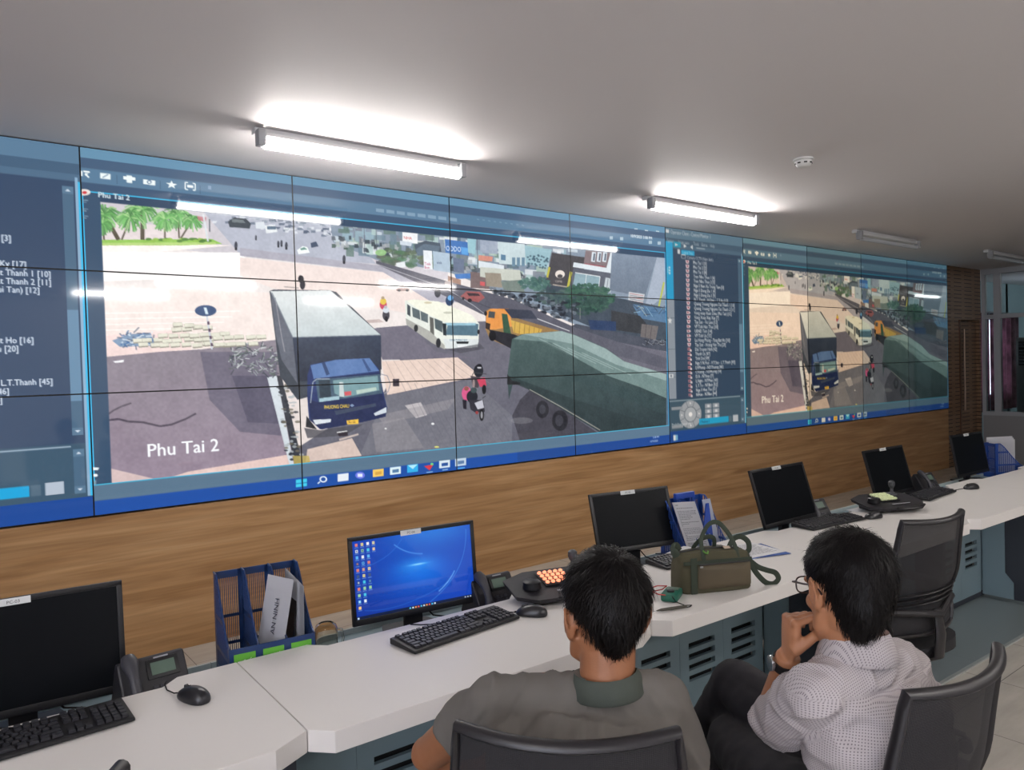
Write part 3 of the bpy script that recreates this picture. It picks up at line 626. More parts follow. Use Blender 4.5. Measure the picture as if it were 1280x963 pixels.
    for r_ in range(3):
        for q in range(2):
            X0 = cx+50+q*27; Y0 = Z(509+r_*6.7); c.poly([(X0, Y0-5), (X0+23, Y0-5), (X0+23, Y0+5), (X0, Y0+5)], (158, 166, 174)); c.rect(X0+8, Y0-2.6, X0+16, Y0+2.6, (226, 230, 234))
    c.text(8, H-NY*.235, 'Predefined positions', 9, tx, sx=.84); c.rect(X(871), H-NY*.30, X(908), H-NY*.215, (36, 170, 216)); c.text(X(872), H-NY*.235, '1 Position 1', 9, (40, 70, 100), sx=.8); c.rect(X(908.5), H-NY*.30, X(912), H-NY*.215, (90, 112, 126)); c.rect(X(913.5), H-NY*.31, X(920), H-NY*.21, (190, 198, 204))
    c.rect(12, H-17, 26, H-5, (120, 180, 220)); c.rect(12, H-17, 19, H-5, (230, 236, 240))
    return np.clip(c.a, 0, 255)
# ------------------------------------------------------------------ room shell
CEIL = 2.915
XL, XR, YB = -4.2, 12.1, -8.6
WX0, WX1 = -1*PW, 9*PW           # extent of the wall of displays (10.92)

def tile_floor():
    m = bpy.data.materials.new('grey_floor_tiles'); m.use_nodes = True; N = m.node_tree.nodes; L = m.node_tree.links
    b = N['Principled BSDF']; tc = N.new('ShaderNodeTexCoord'); mp = N.new('ShaderNodeMapping')
    mp.inputs['Rotation'].default_value = (0, 0, 0.0); mp.inputs['Location'].default_value = (0.17, 0.29, 0)
    br = N.new('ShaderNodeTexBrick'); br.offset = 0; br.squash = 1; br.inputs['Scale'].default_value = 1.0
    br.inputs['Brick Width'].default_value = 0.6; br.inputs['Row Height'].default_value = 0.6; br.inputs['Mortar Size'].default_value = 0.0022; br.inputs['Mortar Smooth'].default_value = 0.3
    br.inputs['Color1'].default_value = (*srgb((190, 184, 174)), 1); br.inputs['Color2'].default_value = (*srgb((184, 178, 168)), 1); br.inputs['Mortar'].default_value = (*srgb((112, 110, 108)), 1)
    n = N.new('ShaderNodeTexNoise'); n.inputs['Scale'].default_value = 2.2; n.inputs['Detail'].default_value = 6; n.inputs['Roughness'].default_value = 0.6
    m2 = N.new('ShaderNodeMapping'); m2.inputs['Scale'].default_value = (1, 4, 1)
    mx = N.new('ShaderNodeMixRGB'); mx.blend_type = 'OVERLAY'; mx.inputs[0].default_value = 0.35
    L.new(tc.outputs['Object'], mp.inputs['Vector']); L.new(mp.outputs[0], br.inputs['Vector']); L.new(tc.outputs['Object'], m2.inputs['Vector']); L.new(m2.outputs[0], n.inputs['Vector'])
    L.new(br.outputs['Color'], mx.inputs[1]); L.new(n.outputs[0], mx.inputs[2]); L.new(mx.outputs[0], b.inputs['Base Color'])
    b.inputs['Roughness'].default_value = 0.22; return m
def wood(name, along='x', light=(192, 154, 112), mid=(176, 136, 94), dark=(154, 114, 74), scale=1.0, slits=False):
    m = bpy.data.materials.new(name); m.use_nodes = True; N = m.node_tree.nodes; L = m.node_tree.links; b = N['Principled BSDF']
    tc = N.new('ShaderNodeTexCoord'); mp = N.new('ShaderNodeMapping')
    mp.inputs['Scale'].default_value = (0.55*scale, 6*scale, 9*scale) if along == 'x' else (6, 6, .6)
    n = N.new('ShaderNodeTexNoise'); n.inputs['Scale'].default_value = 1.6; n.inputs['Detail'].default_value = 5; n.inputs['Distortion'].default_value = 0.9
    n2 = N.new('ShaderNodeTexNoise'); n2.inputs['Scale'].default_value = 9; n2.inputs['Detail'].default_value = 4
    m3 = N.new('ShaderNodeMapping'); m3.inputs['Scale'].default_value = (0.25, 3, 7)
    r = N.new('ShaderNodeValToRGB'); e = r.color_ramp.elements
    e[0].position = .30; e[0].color = (*srgb(dark), 1); e[1].position = .72; e[1].color = (*srgb(light), 1); k = e.new(.5); k.color = (*srgb(mid), 1)
    mx = N.new('ShaderNodeMixRGB'); mx.blend_type = 'OVERLAY'; mx.inputs[0].default_value = 0.30
    L.new(tc.outputs['Object'], mp.inputs[0]); L.new(mp.outputs[0], n.inputs['Vector']); L.new(n.outputs[0], r.inputs[0])
    L.new(tc.outputs['Object'], m3.inputs[0]); L.new(m3.outputs[0], n2.inputs['Vector']); L.new(r.outputs[0], mx.inputs[1]); L.new(n2.outputs[0], mx.inputs[2])
    out = mx.outputs[0]
    if slits:
        # short horizontal acoustic slits in staggered rows
        sx = N.new('ShaderNodeSeparateXYZ'); L.new(tc.outputs['Object'], sx.inputs[0])
        cb = N.new('ShaderNodeCombineXYZ'); L.new(sx.outputs[0], cb.inputs[0]); L.new(sx.outputs[2], cb.inputs[1])
        br = N.new('ShaderNodeTexBrick'); br.offset = 0.0; br.inputs['Scale'].default_value = 1.0; br.inputs['Brick Width'].default_value = 0.36; br.inputs['Row Height'].default_value = 0.057
        br.inputs['Mortar Size'].default_value = 0.0; L.new(cb.outputs[0], br.inputs['Vector'])
        def mth(op, a, bb):
            q = N.new('ShaderNodeMath'); q.operation = op
            for i, v in enumerate((a, bb)):
                if isinstance(v, (int, float)): q.inputs[i].default_value = v
                elif v is not None: L.new(v, q.inputs[i])
            return q.outputs[0]
        zz = mth('FRACT', mth('DIVIDE', sx.outputs[2], 0.057), None); xx = mth('FRACT', mth('DIVIDE', sx.outputs[0], 0.36), None)
        line = mth('MULTIPLY', mth('LESS_THAN', zz, 0.2), mth('LESS_THAN', xx, 0.72))
        m4 = N.new('ShaderNodeMixRGB'); L.new(line, m4.inputs[0]); L.new(out, m4.inputs[1]); m4.inputs[2].default_value = (*srgb((44, 30, 20)), 1); out = m4.outputs[0]
    L.new(out, b.inputs['Base Color']); b.inputs['Roughness'].default_value = 0.42; b.inputs['Specular IOR Level'].default_value = 0.35
    return m
M_floor = tile_floor()
M_ceil = mat('ceiling_paint', (226, 222, 222), 0.62, bump=0.03, bscale=60)
M_wall = mat('wall_paint', (212, 212, 212), 0.8, bump=0.05, bscale=80)
M_wallc = mat('cool_wall_paint', (150, 176, 186), 0.8)
M_wood = wood('oak_laminate')
M_slit = wood('slotted_wood', light=(150, 122, 98), mid=(136, 108, 84), dark=(118, 92, 70), slits=True)
M_wframe = mat('white_aluminium', (176, 180, 186), 0.4, 0.0)
M_black = mat('black_plastic', (22, 22, 25), 0.42, spec=0.4)
M_blackm = mat('black_matte', (16, 16, 19), 0.7, spec=0.25)
M_soft = mat('dark_soft_plastic', (34, 33, 38), 0.5, bump=0.1, bscale=900)
M_white = mat('white_plastic', (214, 214, 212), 0.4)
M_steel = mat('brushed_steel', (170, 172, 176), 0.3, 0.9)
M_paper = mat('white_paper', (222, 222, 226), 0.85)
M_ink = mat('printed_ink', (60, 60, 66), 0.8)

struct('floor', MB().box(((XL+17)/2, YB/2+0.2, -0.05), (17-XL, -YB+1.4, 0.1)), M_floor)
struct('ceiling', MB().box(((XL+17)/2, YB/2+0.2, CEIL+0.05), (17-XL, -YB+1.4, 0.1)), M_ceil)
struct('wall_back', MB().box(((XL+XR)/2, 0.22, CEIL/2), (XR-XL, 0.08, CEIL)), M_wall)
mb = MB(); wy0, wy1, wz0, wz1 = -8.0, -4.9, .95, 2.5      # left wall, opening for an unseen window added to brighten the room
mb.box((XL-0.05, (wy1+.35)/2, CEIL/2), (0.1, .35-wy1, CEIL)); mb.box((XL-.05, (YB-.1+wy0)/2, CEIL/2), (.1, wy0-YB+.1, CEIL))
mb.box((XL-.05, (wy0+wy1)/2, wz0/2), (.1, wy1-wy0, wz0)); mb.box((XL-.05, (wy0+wy1)/2, (wz1+CEIL)/2), (.1, wy1-wy0, CEIL-wz1))
struct('wall_left', mb, M_wall)
mb = MB()
for y in (wy0+.03, (2*wy0+wy1)/3, (wy0+2*wy1)/3, wy1-.03): mb.box((XL-.05, y, (wz0+wz1)/2), (.06, .06, wz1-wz0))
for z in (wz0+.03, wz1-.03): mb.box((XL-.05, (wy0+wy1)/2, z), (.06, wy1-wy0, .06))
struct('window_3', mb, M_wframe)
o = MB().box((XL-.12, (wy0+wy1)/2, (wz0+wz1)/2), (.02, wy1-wy0+.2, wz1-wz0+.2)).build('window_daylight', emit('daylight_outside', (236, 240, 255), DAY), bpy.data.objects['window_3'])  # glowing sheet behind the added window, extra light for the room
struct('wall_front', MB().box(((XL+17)/2, YB-0.05, CEIL/2), (17-XL, 0.1, CEIL)), M_wall)
# wood facing under the displays and the slotted part at the right end
struct('trim_1', MB().box(((XL+WX1)/2, 0.093, Z0/2-0.004), (WX1-XL, 0.174, Z0-0.010)), M_wood)
struct('trim_2', MB().box(((XL+WX0)/2-0.001, 0.093, (Z0+CEIL)/2), (WX0-XL-0.004, 0.174, CEIL-Z0)), M_wood)
xd0, xd1 = 11.31, 12.04
mb = MB()
mb.box(((WX1+xd0)/2+.002, 0.093, CEIL/2), (xd0-WX1-0.004, 0.174, CEIL-0.002))
mb.box(((xd0+xd1)/2, 0.093, (2.14+CEIL)/2), (xd1-xd0, 0.174, CEIL-2.14-0.002))
mb.box(((xd1+XR)/2, 0.093, CEIL/2), (XR-xd1, 0.174, CEIL-0.002))
struct('wall_back_slotted', mb, M_slit)
dr = MB().box(((xd0+xd1)/2, 0.075, 1.065), (xd1-xd0-0.012, 0.04, 2.12)).build('door_1', M_slit); dr['kind'] = 'structure'
MB().box((xd0+0.02, 0.02, 1.07), (0.035, 0.05, 2.14)).build('door_frame', mat('dark_wood_trim', (92, 62, 42), 0.4), dr)
h = MB(); h.cyl((xd0+0.10, -0.03, .80), (xd0+0.10, -0.03, 2.0), 0.014, n=12); h.cyl((xd0+.10, -.03, .95), (xd0+.10, .06, .95), .01); h.cyl((xd0+.10, -.03, 1.85), (xd0+.10, .06, 1.85), .01)
h.build('door_handle', mat('aged_brass_bar', (150, 128, 112), .4, .6), dr, smooth=True)
# glass partition closing the room at the right
M_glass = mat('clear_glass', (225, 238, 240), 0.02, Transmission_Weight=1.0, IOR=1.1)
mb = MB()
zs = [0.70, 2.19, CEIL-0.09]
mb.box((XR+.04, -4.3, 0.35), (0.07, 8.58, 0.70))
struct('wall_right_lower', mb, mat('pale_grey_panel', (150, 150, 152), 0.6))
mb = MB()
for y, w in ((-0.03, .05), (-0.215, .09), (-1.05, .08), (-2.0, .08), (-3.0, .08), (-4.0, .08), (-5.0, .08), (-6.0, .08), (-7.0, .08), (-8.0, .08)):
    mb.box((XR+.04, y, (0.70+CEIL)/2), (0.08, w, CEIL-0.70))
mb.box((XR+.04, -4.3, CEIL-0.04), (0.09, 8.58, 0.08)); mb.box((XR+.04, -4.3, 2.19), (0.09, 8.58, 0.06)); mb.box((XR+.04, -4.3, 0.72), (0.10, 8.58, 0.06))
struct('window_1', mb, M_wframe)
w = MB().box((XR+.04, -4.3, (0.74+CEIL-.08)/2), (0.008, 8.5, CEIL-0.82)).build('window_pane', M_glass, bpy.data.objects['window_1'])
# the room behind the glass
struct('wall_right', MB().box((16.9, YB/2+.2, CEIL/2), (0.1, -YB+1.4, CEIL)), M_wallc)
mb = MB(); yb = 0.75
mb.box((12.75, yb, CEIL/2), (1.3, 0.1, CEIL)); mb.box((16.0, yb, CEIL/2), (1.8, 0.1, CEIL)); mb.box((14.3, yb, 2.6), (1.8, .1, .62)); mb.box((14.3, yb, .42), (1.8, .1, .84))
struct('wall_back_far', mb, M_wallc)
wf = MB(); 
for x in (13.42, 14.28, 15.08): wf.box((x, yb-.02, 1.57), (.06, .08, 1.45))
for z in (.87, 2.27): wf.box((14.25, yb-.02, z), (1.7, .08, .06))
struct('window_2', wf, M_wframe)
dl = MB().box((14.25, yb+0.35, 1.57), (2.4, 0.02, 1.9)).build('window_daylight', emit('daylight_outside', (236, 240, 255), DAY)); dl['kind'] = 'structure'
cur = thing('curtain', 'plum patterned curtain drawn to the left of the far window gap behind the glass partition', 'curtain', (0, 0, 0), group='plum curtains at the far window')
def curtain(x0, x1, name, par, col):
    m = MB(); m.grid(lambda u, v: (x0+(x1-x0)*u, yb-.13+.035*math.sin(u*34+1.3), .62+1.72*v), 60, 4, 0.006)
    return m.build(name, col, par, smooth=80)
M_cur = mat('plum_curtain_cloth', (104, 78, 88), .9, vary=.35, vscale=7)
curtain(13.0, 14.02, 'drape', cur, M_cur)
cur2 = thing('curtain', 'plum patterned curtain drawn to the right of the far window gap behind the glass partition', 'curtain', (0, 0, 0), group='plum curtains at the far window')
curtain(14.22, 15.4, 'drape', cur2, M_cur)
m = MB().cyl((13.0, yb-.13, 2.36), (15.5, yb-.13, 2.36), .014); m.build('curtain_rod', M_steel, cur)
g = thing('window_grille', 'rounded chrome loops of a decorative grille behind the far end of the glass partition', 'grille')
m = MB()
for k, (a, zz) in enumerate(((.17, .62), (.13, .57), (.085, .52))):
    P = []
    for i in range(40):
        t = 2*PI*i/40; cx, cz = math.cos(t), math.sin(t)
        P.append((12.62+a*math.copysign(abs(cx)**.45, cx), .30, 1.42+zz*math.copysign(abs(cz)**.45, cz)))
    m.tube(P, .011, 8, closed=True)
m.cyl((12.62, .30, 0.0), (12.62, .30, .9), .012); m.cyl((12.62, .30, 1.94), (12.62, .30, CEIL), .012)
m.build('loops', mat('chrome', (225, 228, 232), .12, 1.0), g, smooth=True)
# split air conditioner seen through the glass, and the cabinet air conditioner
ac = thing('air_conditioner', 'white wall-mounted split air conditioner seen high through the glass partition', 'air conditioner')
MB().box((12.56, .585, 2.42), (.80, .21, .29), bev=.03).build('casing', M_white, ac, smooth=True)
MB().box((12.56, .475, 2.32), (.68, .012, .05)).build('louver', mat('grey_vent', (120, 122, 126), .5), ac)
fa = thing('air_conditioner', 'tall floor-standing air conditioner with dark louvered grille behind the partition', 'air conditioner')
MB().box((12.55, -.62, .93), (.36, .50, 1.86), bev=.02).build('casing', mat('aged_white_casing', (172, 170, 164), .5), fa, smooth=True)
MB().box((12.365, -.62, 1.62), (.012, .42, .36)).build('grille', M_black, fa)
m = MB()
for k in range(7): m.box((12.356, -.62, 1.47+k*.05), (.016, .40, .012), rot=Matrix.Rotation(.5, 4, 'Y'))
m.build('grille_slat', mat('grey_vent', (120, 122, 126), .5), fa)

# ------------------------------------------------------------------ wall of displays
FEED = paint_feed(); LIST = paint_list()
def vmaterial():
    m = bpy.data.materials.new('display_picture'); m.use_nodes = True; N = m.node_tree.nodes; L = m.node_tree.links; b = N['Principled BSDF']
    a = N.new('ShaderNodeAttribute'); a.attribute_name = 'picture'
    b.inputs['Base Color'].default_value = (.012, .013, .015, 1); b.inputs['Roughness'].default_value = .055; b.inputs['Specular IOR Level'].default_value = .5
    L.new(a.outputs['Color'], b.inputs['Emission Color']); b.inputs['Emission Strength'].default_value = SCREEN_GAIN
    try: m.cycles.emission_sampling = 'NONE'
    except Exception: pass
    return m
M_pic = vmaterial()
def picture_mesh(A, w, h, step, origin=(0, 0, 0), tilt=None):
    """grid facing -y carrying the picture as point colours; origin is the lower left corner"""
    if step > 1:
        hh, ww = A.shape[0]//step, A.shape[1]//step; A = A[:hh*step, :ww*step].reshape(hh, step, ww, step, 3).mean((1, 3))
    H, W, _ = A.shape
    x = np.linspace(0, w, W); z = np.linspace(h, 0, H); X, Zz = np.meshgrid(x, z)
    V = np.stack([X+origin[0], np.full_like(X, origin[1]), Zz+origin[2]], -1).reshape(-1, 3).astype(np.float32)
    i = (np.arange(H-1)[:, None]*W+np.arange(W-1)[None]).ravel()
    F = np.stack([i, i+W, i+W+1, i+1], 1).astype(np.int32)
    me = bpy.data.meshes.new('screen'); me.vertices.add(len(V)); me.vertices.foreach_set('co', V.ravel())
    me.loops.add(F.size); me.loops.foreach_set('vertex_index', F.ravel()); me.polygons.add(len(F))
    me.polygons.foreach_set('loop_start', np.arange(0, F.size, 4, dtype=np.int32)); me.update(calc_edges=True)
    at = me.color_attributes.new('picture', 'BYTE_COLOR', 'POINT')
    c = np.ones((H*W, 4), np.float32); c[:, :3] = A.reshape(-1, 3)/255
    at.data.foreach_set('color_srgb', c.ravel()); me.materials.append(M_pic); return me
ROWN = ['top', 'middle', 'bottom']
WHAT = {
 (-1, 0): 'blank dark list and menu strips at the far left', (-1, 1): 'camera names ending in bracketed numbers at the far left', (-1, 2): 'cyan box and blue task bar at the far left',
 (0, 0): 'palm trees and the first toolbar icons', (0, 1): 'round blue road sign and cement bags', (0, 2): 'large Phu Tai 2 caption on shaded paving',
 (1, 0): 'far traffic and the long lamp reflection', (1, 1): 'lorry roof and blue cab windscreen', (1, 2): 'lorry number plate above the start button',
 (2, 0): 'shop rows with the blue billboard', (2, 1): 'white bus and oncoming scooters', (2, 2): 'two motorbikes above the last task icons',
 (3, 0): 'brown cafe board and grey gable', (3, 1): 'orange tipper cab and leafy tree', (3, 2): 'green tarpaulin lorry wheels and the clock',
 (4, 0): 'top of the camera list with cyan tab', (4, 1): 'middle of the camera list with white star', (4, 2): 'round grey control pad',
 (5, 0): 'small palms in the right-hand picture', (5, 1): 'blue sign in the right-hand picture', (5, 2): 'Phu Tai 2 caption in the right-hand picture',
 (6, 0): 'far traffic in the right-hand picture', (6, 1): 'lorry roof in the right-hand picture', (6, 2): 'blue cab front in the right-hand picture',
 (7, 0): 'shop rows in the right-hand picture', (7, 1): 'white bus in the right-hand picture', (7, 2): 'motorbikes in the right-hand picture',
 (8, 0): 'grey gable beside the slotted wood', (8, 1): 'tree and tarpaulin beside the slotted wood', (8, 2): 'dark wheels and clock beside the slotted wood'}
GAIN = {-1: (.92, .94, .98), 4: (.86, .84, .82), 5: (.93, .86, .76), 6: (.80, .75, .66), 7: (.70, .70, .65), 8: (.60, .64, .62)}  # columns dimmed and tinted; viewing-angle fall-off put into the picture colours
M_dcase = mat('display_case', (12, 12, 14), .5)
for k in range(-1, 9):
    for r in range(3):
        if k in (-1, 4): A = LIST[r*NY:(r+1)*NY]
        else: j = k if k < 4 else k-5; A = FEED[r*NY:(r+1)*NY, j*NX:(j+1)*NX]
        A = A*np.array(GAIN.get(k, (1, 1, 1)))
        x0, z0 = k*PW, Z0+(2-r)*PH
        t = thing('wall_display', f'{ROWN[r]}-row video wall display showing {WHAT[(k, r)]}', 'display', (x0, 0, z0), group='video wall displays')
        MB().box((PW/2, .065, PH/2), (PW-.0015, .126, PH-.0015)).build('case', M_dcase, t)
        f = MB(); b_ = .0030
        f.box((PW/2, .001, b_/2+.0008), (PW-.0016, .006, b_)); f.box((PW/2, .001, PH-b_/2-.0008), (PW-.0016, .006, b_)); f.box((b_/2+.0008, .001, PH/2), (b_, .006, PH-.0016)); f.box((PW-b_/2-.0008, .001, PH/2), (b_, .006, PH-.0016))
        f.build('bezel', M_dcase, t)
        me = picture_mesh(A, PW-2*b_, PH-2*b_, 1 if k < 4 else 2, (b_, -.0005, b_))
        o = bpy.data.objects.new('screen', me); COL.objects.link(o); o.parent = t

# ------------------------------------------------------------------ ceiling fittings
M_batten = mat('lamp_batten_white', (205, 205, 206), .4)
def lamp(x0, y, L, lit, label):
    t = thing('ceiling_lamp', label, 'lamp', (x0, y, CEIL), group='tube lamps lit' if lit else 'tube lamps unlit')
    MB().box((L/2, .045, -.018), (L, .055, .034), bev=.006).build('batten', M_batten, t, smooth=True)
    m = MB(); m.prism([(-.016, -.050), (.050, -.050), (.054, -.068), (.049, -.069), (.040, -.056), (-.010, -.056)], .05, L-.05, 'x'); m.box((L/2, .01, -.043), (L-.1, .04, .02)); m.build('reflector', mat('lamp_reflector', (210, 210, 210), .3, 0), t)
    for x in (.022, L-.022):
        m = MB(); m.box((x, .0, -.062), (.04, .06, .086), bev=.008); m.build('end_cap', mat('lamp_end_grey', (150, 152, 156), .5), t, smooth=True)
    m = MB(); m.cyl((.042, .006, -.092), (L-.042, .006, -.092), .0215, n=16)
    m.build('tube', emit('lit_tube', (255, 250, 246), TUBE_STRENGTH) if lit else mat('unlit_tube', (196, 200, 206), .25), t, smooth=True)
    return t
lamp(.68, -.86, 1.30, True, 'lit white tube lamp on the ceiling, nearest to the camera above the road picture')
lamp(3.70, -.84, 1.38, True, 'lit white tube lamp on the ceiling above the camera list column')
lamp(6.72, -.90, 1.30, False, 'unlit tube lamp on the ceiling, above the right-hand road picture')
lamp(9.70, -1.0, 1.30, False, 'unlit tube lamp on the ceiling at the right edge of the picture')
lamp(4.25, -4.6, 1.30, True, 'lit tube lamp behind the men, seen only as a streak reflected in the displays')
lamp(1.6, -5.5, 1.30, True, 'lit tube lamp on the ceiling close behind the camera, ahead of the rear row')  # lamp added out of view to light the desks and the men
for k, (x, y) in enumerate(((-2.6, -4.7), (14.6, -2.2), (-2.6, -7.2), (.9, -7.2), (4.25, -7.2))):  # unseen lamps added to brighten this room and the one beyond the glass
    lamp(x, y, 1.30, True, ['lit tube lamp on the ceiling left of the camera, second row', 'lit tube lamp on the ceiling of the room behind the glass partition', 'lit tube lamp in the rear left corner behind the camera', 'lit tube lamp of the rear row behind the camera', 'lit tube lamp of the rear row behind the empty chair'][k])
sd = thing('smoke_detector', 'round white smoke detector on the ceiling right of the lit tube lamps', 'smoke detector', (3.79, -2.07, CEIL))
MB().lathe((0, 0, 0), [(.0, -.002), (.062, -.002), (.064, -.014), (.056, -.018), (0, -.018)][1:4]).build('base', M_white, sd, smooth=True)
MB().lathe((0, 0, 0), [(.054, -.019), (.052, -.034), (.040, -.052), (.026, -.058), (.0, -.058)], 28).build('sensor_head', M_white, sd, smooth=True)
m = MB()
for k in range(8): a = k*PI/4; m.box((.048*math.cos(a), .048*math.sin(a), -.034), (.010, .020, .008), rot=a)
m.build('vent_slot', M_black, sd)
# ------------------------------------------------------------------ desks
DT = 0.755                      # desk top height
SH = 0.645                      # rear shelf height
RZ = -0.021
M_desk = mat('white_desk_laminate', (226, 222, 218), .38, spec=.4, bump=.03, bscale=700)
M_teal = mat('teal_grey_panel', (122, 142, 150), .5, bump=.05, bscale=900)
M_dgrey = mat('dark_grey_panel', (52, 56, 64), .5)
M_hole = mat('dark_inside', (14, 16, 18), .9)
SEAMS = [-2.42, -1.22, -.02, 1.19, 2.40, 3.60, 4.80, 6.0]
LAB = ['white-topped control desk module at the far left edge with the leftmost monitor', None]
DESKL = ['white-topped control desk module cut by the left picture edge', 'white desk module at the left carrying the blank monitor and the blue rack end', 'white desk module with the lit blue monitor and black keyboard',
         'white desk module carrying the olive bag and the green meter', 'white desk module behind the head of the man with glasses', 'white desk module beside the empty chair with the second control console',
         'white desk module at the far right with the single mouse and blue holder']
def desk_y(x): return -3.058+(-.021)*(x+.02)
def make_desk(i):
    x0 = SEAMS[i]; w = SEAMS[i+1]-x0
    t = thing('control_desk', DESKL[i], 'desk', (x0, desk_y(x0), 0), RZ, group='control desk modules in one row')
    g = .0012; c = .05
    P = [(g, c), (c, 0), (w-c-.045, 0), (w-g, c), (w-g, .612), (w-.17, .612), (w-.22, .562), (.27, .562), (.22, .612), (g, .612)]
    m = MB(); m.prism(P, DT-.055, DT, 'z'); o = m.build('desktop', M_desk, t)
    bv = o.modifiers.new('b', 'BEVEL'); bv.width = .0016; bv.segments = 2; bv.limit_method = 'ANGLE'; baked(o)
    m = MB(); m.box((w/2, .74, SH-.0125), (w-.002, .34, .025)); m.build('rear_shelf', M_teal, t)
    m = MB(); m.box((w/2, .912, SH-.006), (w-.002, .012, .050)); m.build('rear_edge', mat('pale_edge_band', (168, 180, 180), .35), t)
    m = MB(); m.box((w*.47, .66, SH+.0012), (.46, .13, .0024)); m.build('cable_tray_cover', mat('dark_teal_cover', (58, 80, 84), .45), t)
    m = MB(); m.box((w/2, .590, (SH+DT-.055)/2), (w-.004, .016, DT-.055-SH-.001)); m.build('shelf_riser', M_teal, t)
    # left divider, teal at the back and dark in front with a stepped joint
    m = MB(); zt = DT-.056
    m.prism([(.455, 0.03), (.455, zt), (.32, zt), (.32, .20), (.27, .14), (.27, .03)], -.011, .011, 'x'); m.build('divider', M_teal, t)
    m = MB(); m.prism([(.318, zt), (.17, zt), (.17, .03), (.268, .03), (.268, .138), (.318, .198)], -.013, .013, 'x'); m.build('divider_front', M_dgrey, t)
    # louvered doors closing the knee space
    dw = (w-.03)/4
    for k in range(4):
        a = .015+k*dw; d = MB(); slots = [(.40-.048*q) for q in range(4)]
        z1 = .655; pz = [.045]+[s for q in reversed(slots) for s in (q-.026, q)]+[z1]
        sx0, sx1 = a+.06, a+dw-.06
        d.box((a+.03, .47, (z1+.045)/2), (.0585, .018, z1-.045)); d.box((a+dw-.03, .47, (z1+.045)/2), (.0585, .018, z1-.045))
        for zl, zh in zip(pz[::2], pz[1::2]): d.box(((sx0+sx1)/2, .47, (zl+zh)/2), (sx1-sx0+.002, .018, zh-zl))
        dr = d.build('door', M_teal, t)
        m = MB(); m.box(((sx0+sx1)/2, .50, .30), (sx1-sx0+.03, .006, .26)); m.build('louver_opening', M_hole, dr)
    m = MB(); m.box((w/2, .53, .030), (w-.03, .14, .030)); m.build('plinth', M_dgrey, t)
    m = MB(); m.box((w/2, .90, .33), (w-.004, .018, .60)); m.build('back_panel', M_teal, t)
    # thin teal-grey strip on the floor under the desk, paler along its front edge
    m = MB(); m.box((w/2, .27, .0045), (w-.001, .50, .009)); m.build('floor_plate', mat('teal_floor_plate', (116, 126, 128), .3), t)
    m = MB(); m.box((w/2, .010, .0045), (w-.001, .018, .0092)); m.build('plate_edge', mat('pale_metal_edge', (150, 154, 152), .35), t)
    return t
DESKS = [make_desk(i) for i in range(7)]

# ------------------------------------------------------------------ monitors
M_mbez = mat('monitor_bezel', (20, 20, 23), .38, spec=.45)
M_moff = mat('switched_off_panel', (15, 17, 20), .3, spec=.10)
M_stick = mat('label_sticker', (205, 207, 206), .6)
def paint_desktop():
    c = Canvas(300, 168, (10, 60, 168))
    yy, xx = np.mgrid[0:168, 0:300]
    def glow(cx, cy, sx, sy, col, k):
        g = np.exp(-(((xx-cx)/sx)**2+((yy-cy)/sy)**2))[..., None]*k; c.a = c.a*(1-g)+np.array(col, np.float32)*g
    glow(0, 168, 180, 120, (8, 44, 140), .8); glow(170, 90, 120, 60, (14, 90, 200), .8); glow(200, 0, 110, 40, (30, 120, 214), .8); glow(155, 74, 46, 16, (50, 150, 236), .75); glow(165, 95, 60, 22, (20, 110, 220), .6); glow(156, 71, 20, 2.0, (150, 216, 250), .9); glow(280, 150, 60, 40, (8, 60, 176), .6)
    def arc(P, w, col, al):
        P = np.array(P, float); t = np.linspace(0, 1, 40)[:, None]; Q = (1-t)**2*P[0]+2*t*(1-t)*P[1]+t*t*P[2]
        for k in range(3): c.line(Q, w*(k+1), col, al/(k+1)/1.6)
    arc([(288, 10), (285, 110), (180, 160)], 1.2, (120, 190, 250), .35); arc([(100, 20), (130, 46), (170, 50)], 1.4, (130, 190, 250), .5); arc([(20, 60), (90, 50), (120, 10)], 1, (70, 130, 220), .4); arc([(20, 150), (110, 170), (240, 120)], 1, (70, 140, 230), .35); arc([(205, 140), (236, 122), (250, 100)], 1.6, (170, 220, 255), .6)
    pal = [(220, 228, 236), (90, 170, 230), (226, 226, 230), (210, 120, 110), (230, 190, 120), (70, 190, 220), (150, 200, 150), (60, 80, 120)]
    R = random.Random(3)
    for col, n in enumerate((11, 10, 8, 2)):
        for r in range(n):
            x = 10+col*13.5; y = 10+r*13.4; p = pal[R.randrange(8)] if col < 3 else (226, 190, 150)
            c.rect(x-3, y-4, x+3, y+2.4, p); 
            if R.random() < .5: c.rect(x-1.5, y-2.6, x+1.6, y+.8, pal[R.randrange(8)], .8)
            c.rect(x-4.5, y+4, x+4.5, y+5.4, (190, 206, 230), .55)
    c.rect(0, 161, 300, 168, (12, 26, 60)); 
    for k in range(10): c.rect(128+k*7, 162.6, 132+k*7, 166.4, [(80, 190, 230), (210, 220, 230), (230, 150, 80), (220, 90, 90)][k % 4])
    for k in range(4): c.rect(272+k*7, 163, 276+k*7, 166, (190, 200, 215), .8)
    c.rect(3, 162.6, 7, 166.6, (200, 220, 240)); return np.clip(c.a, 0, 255)
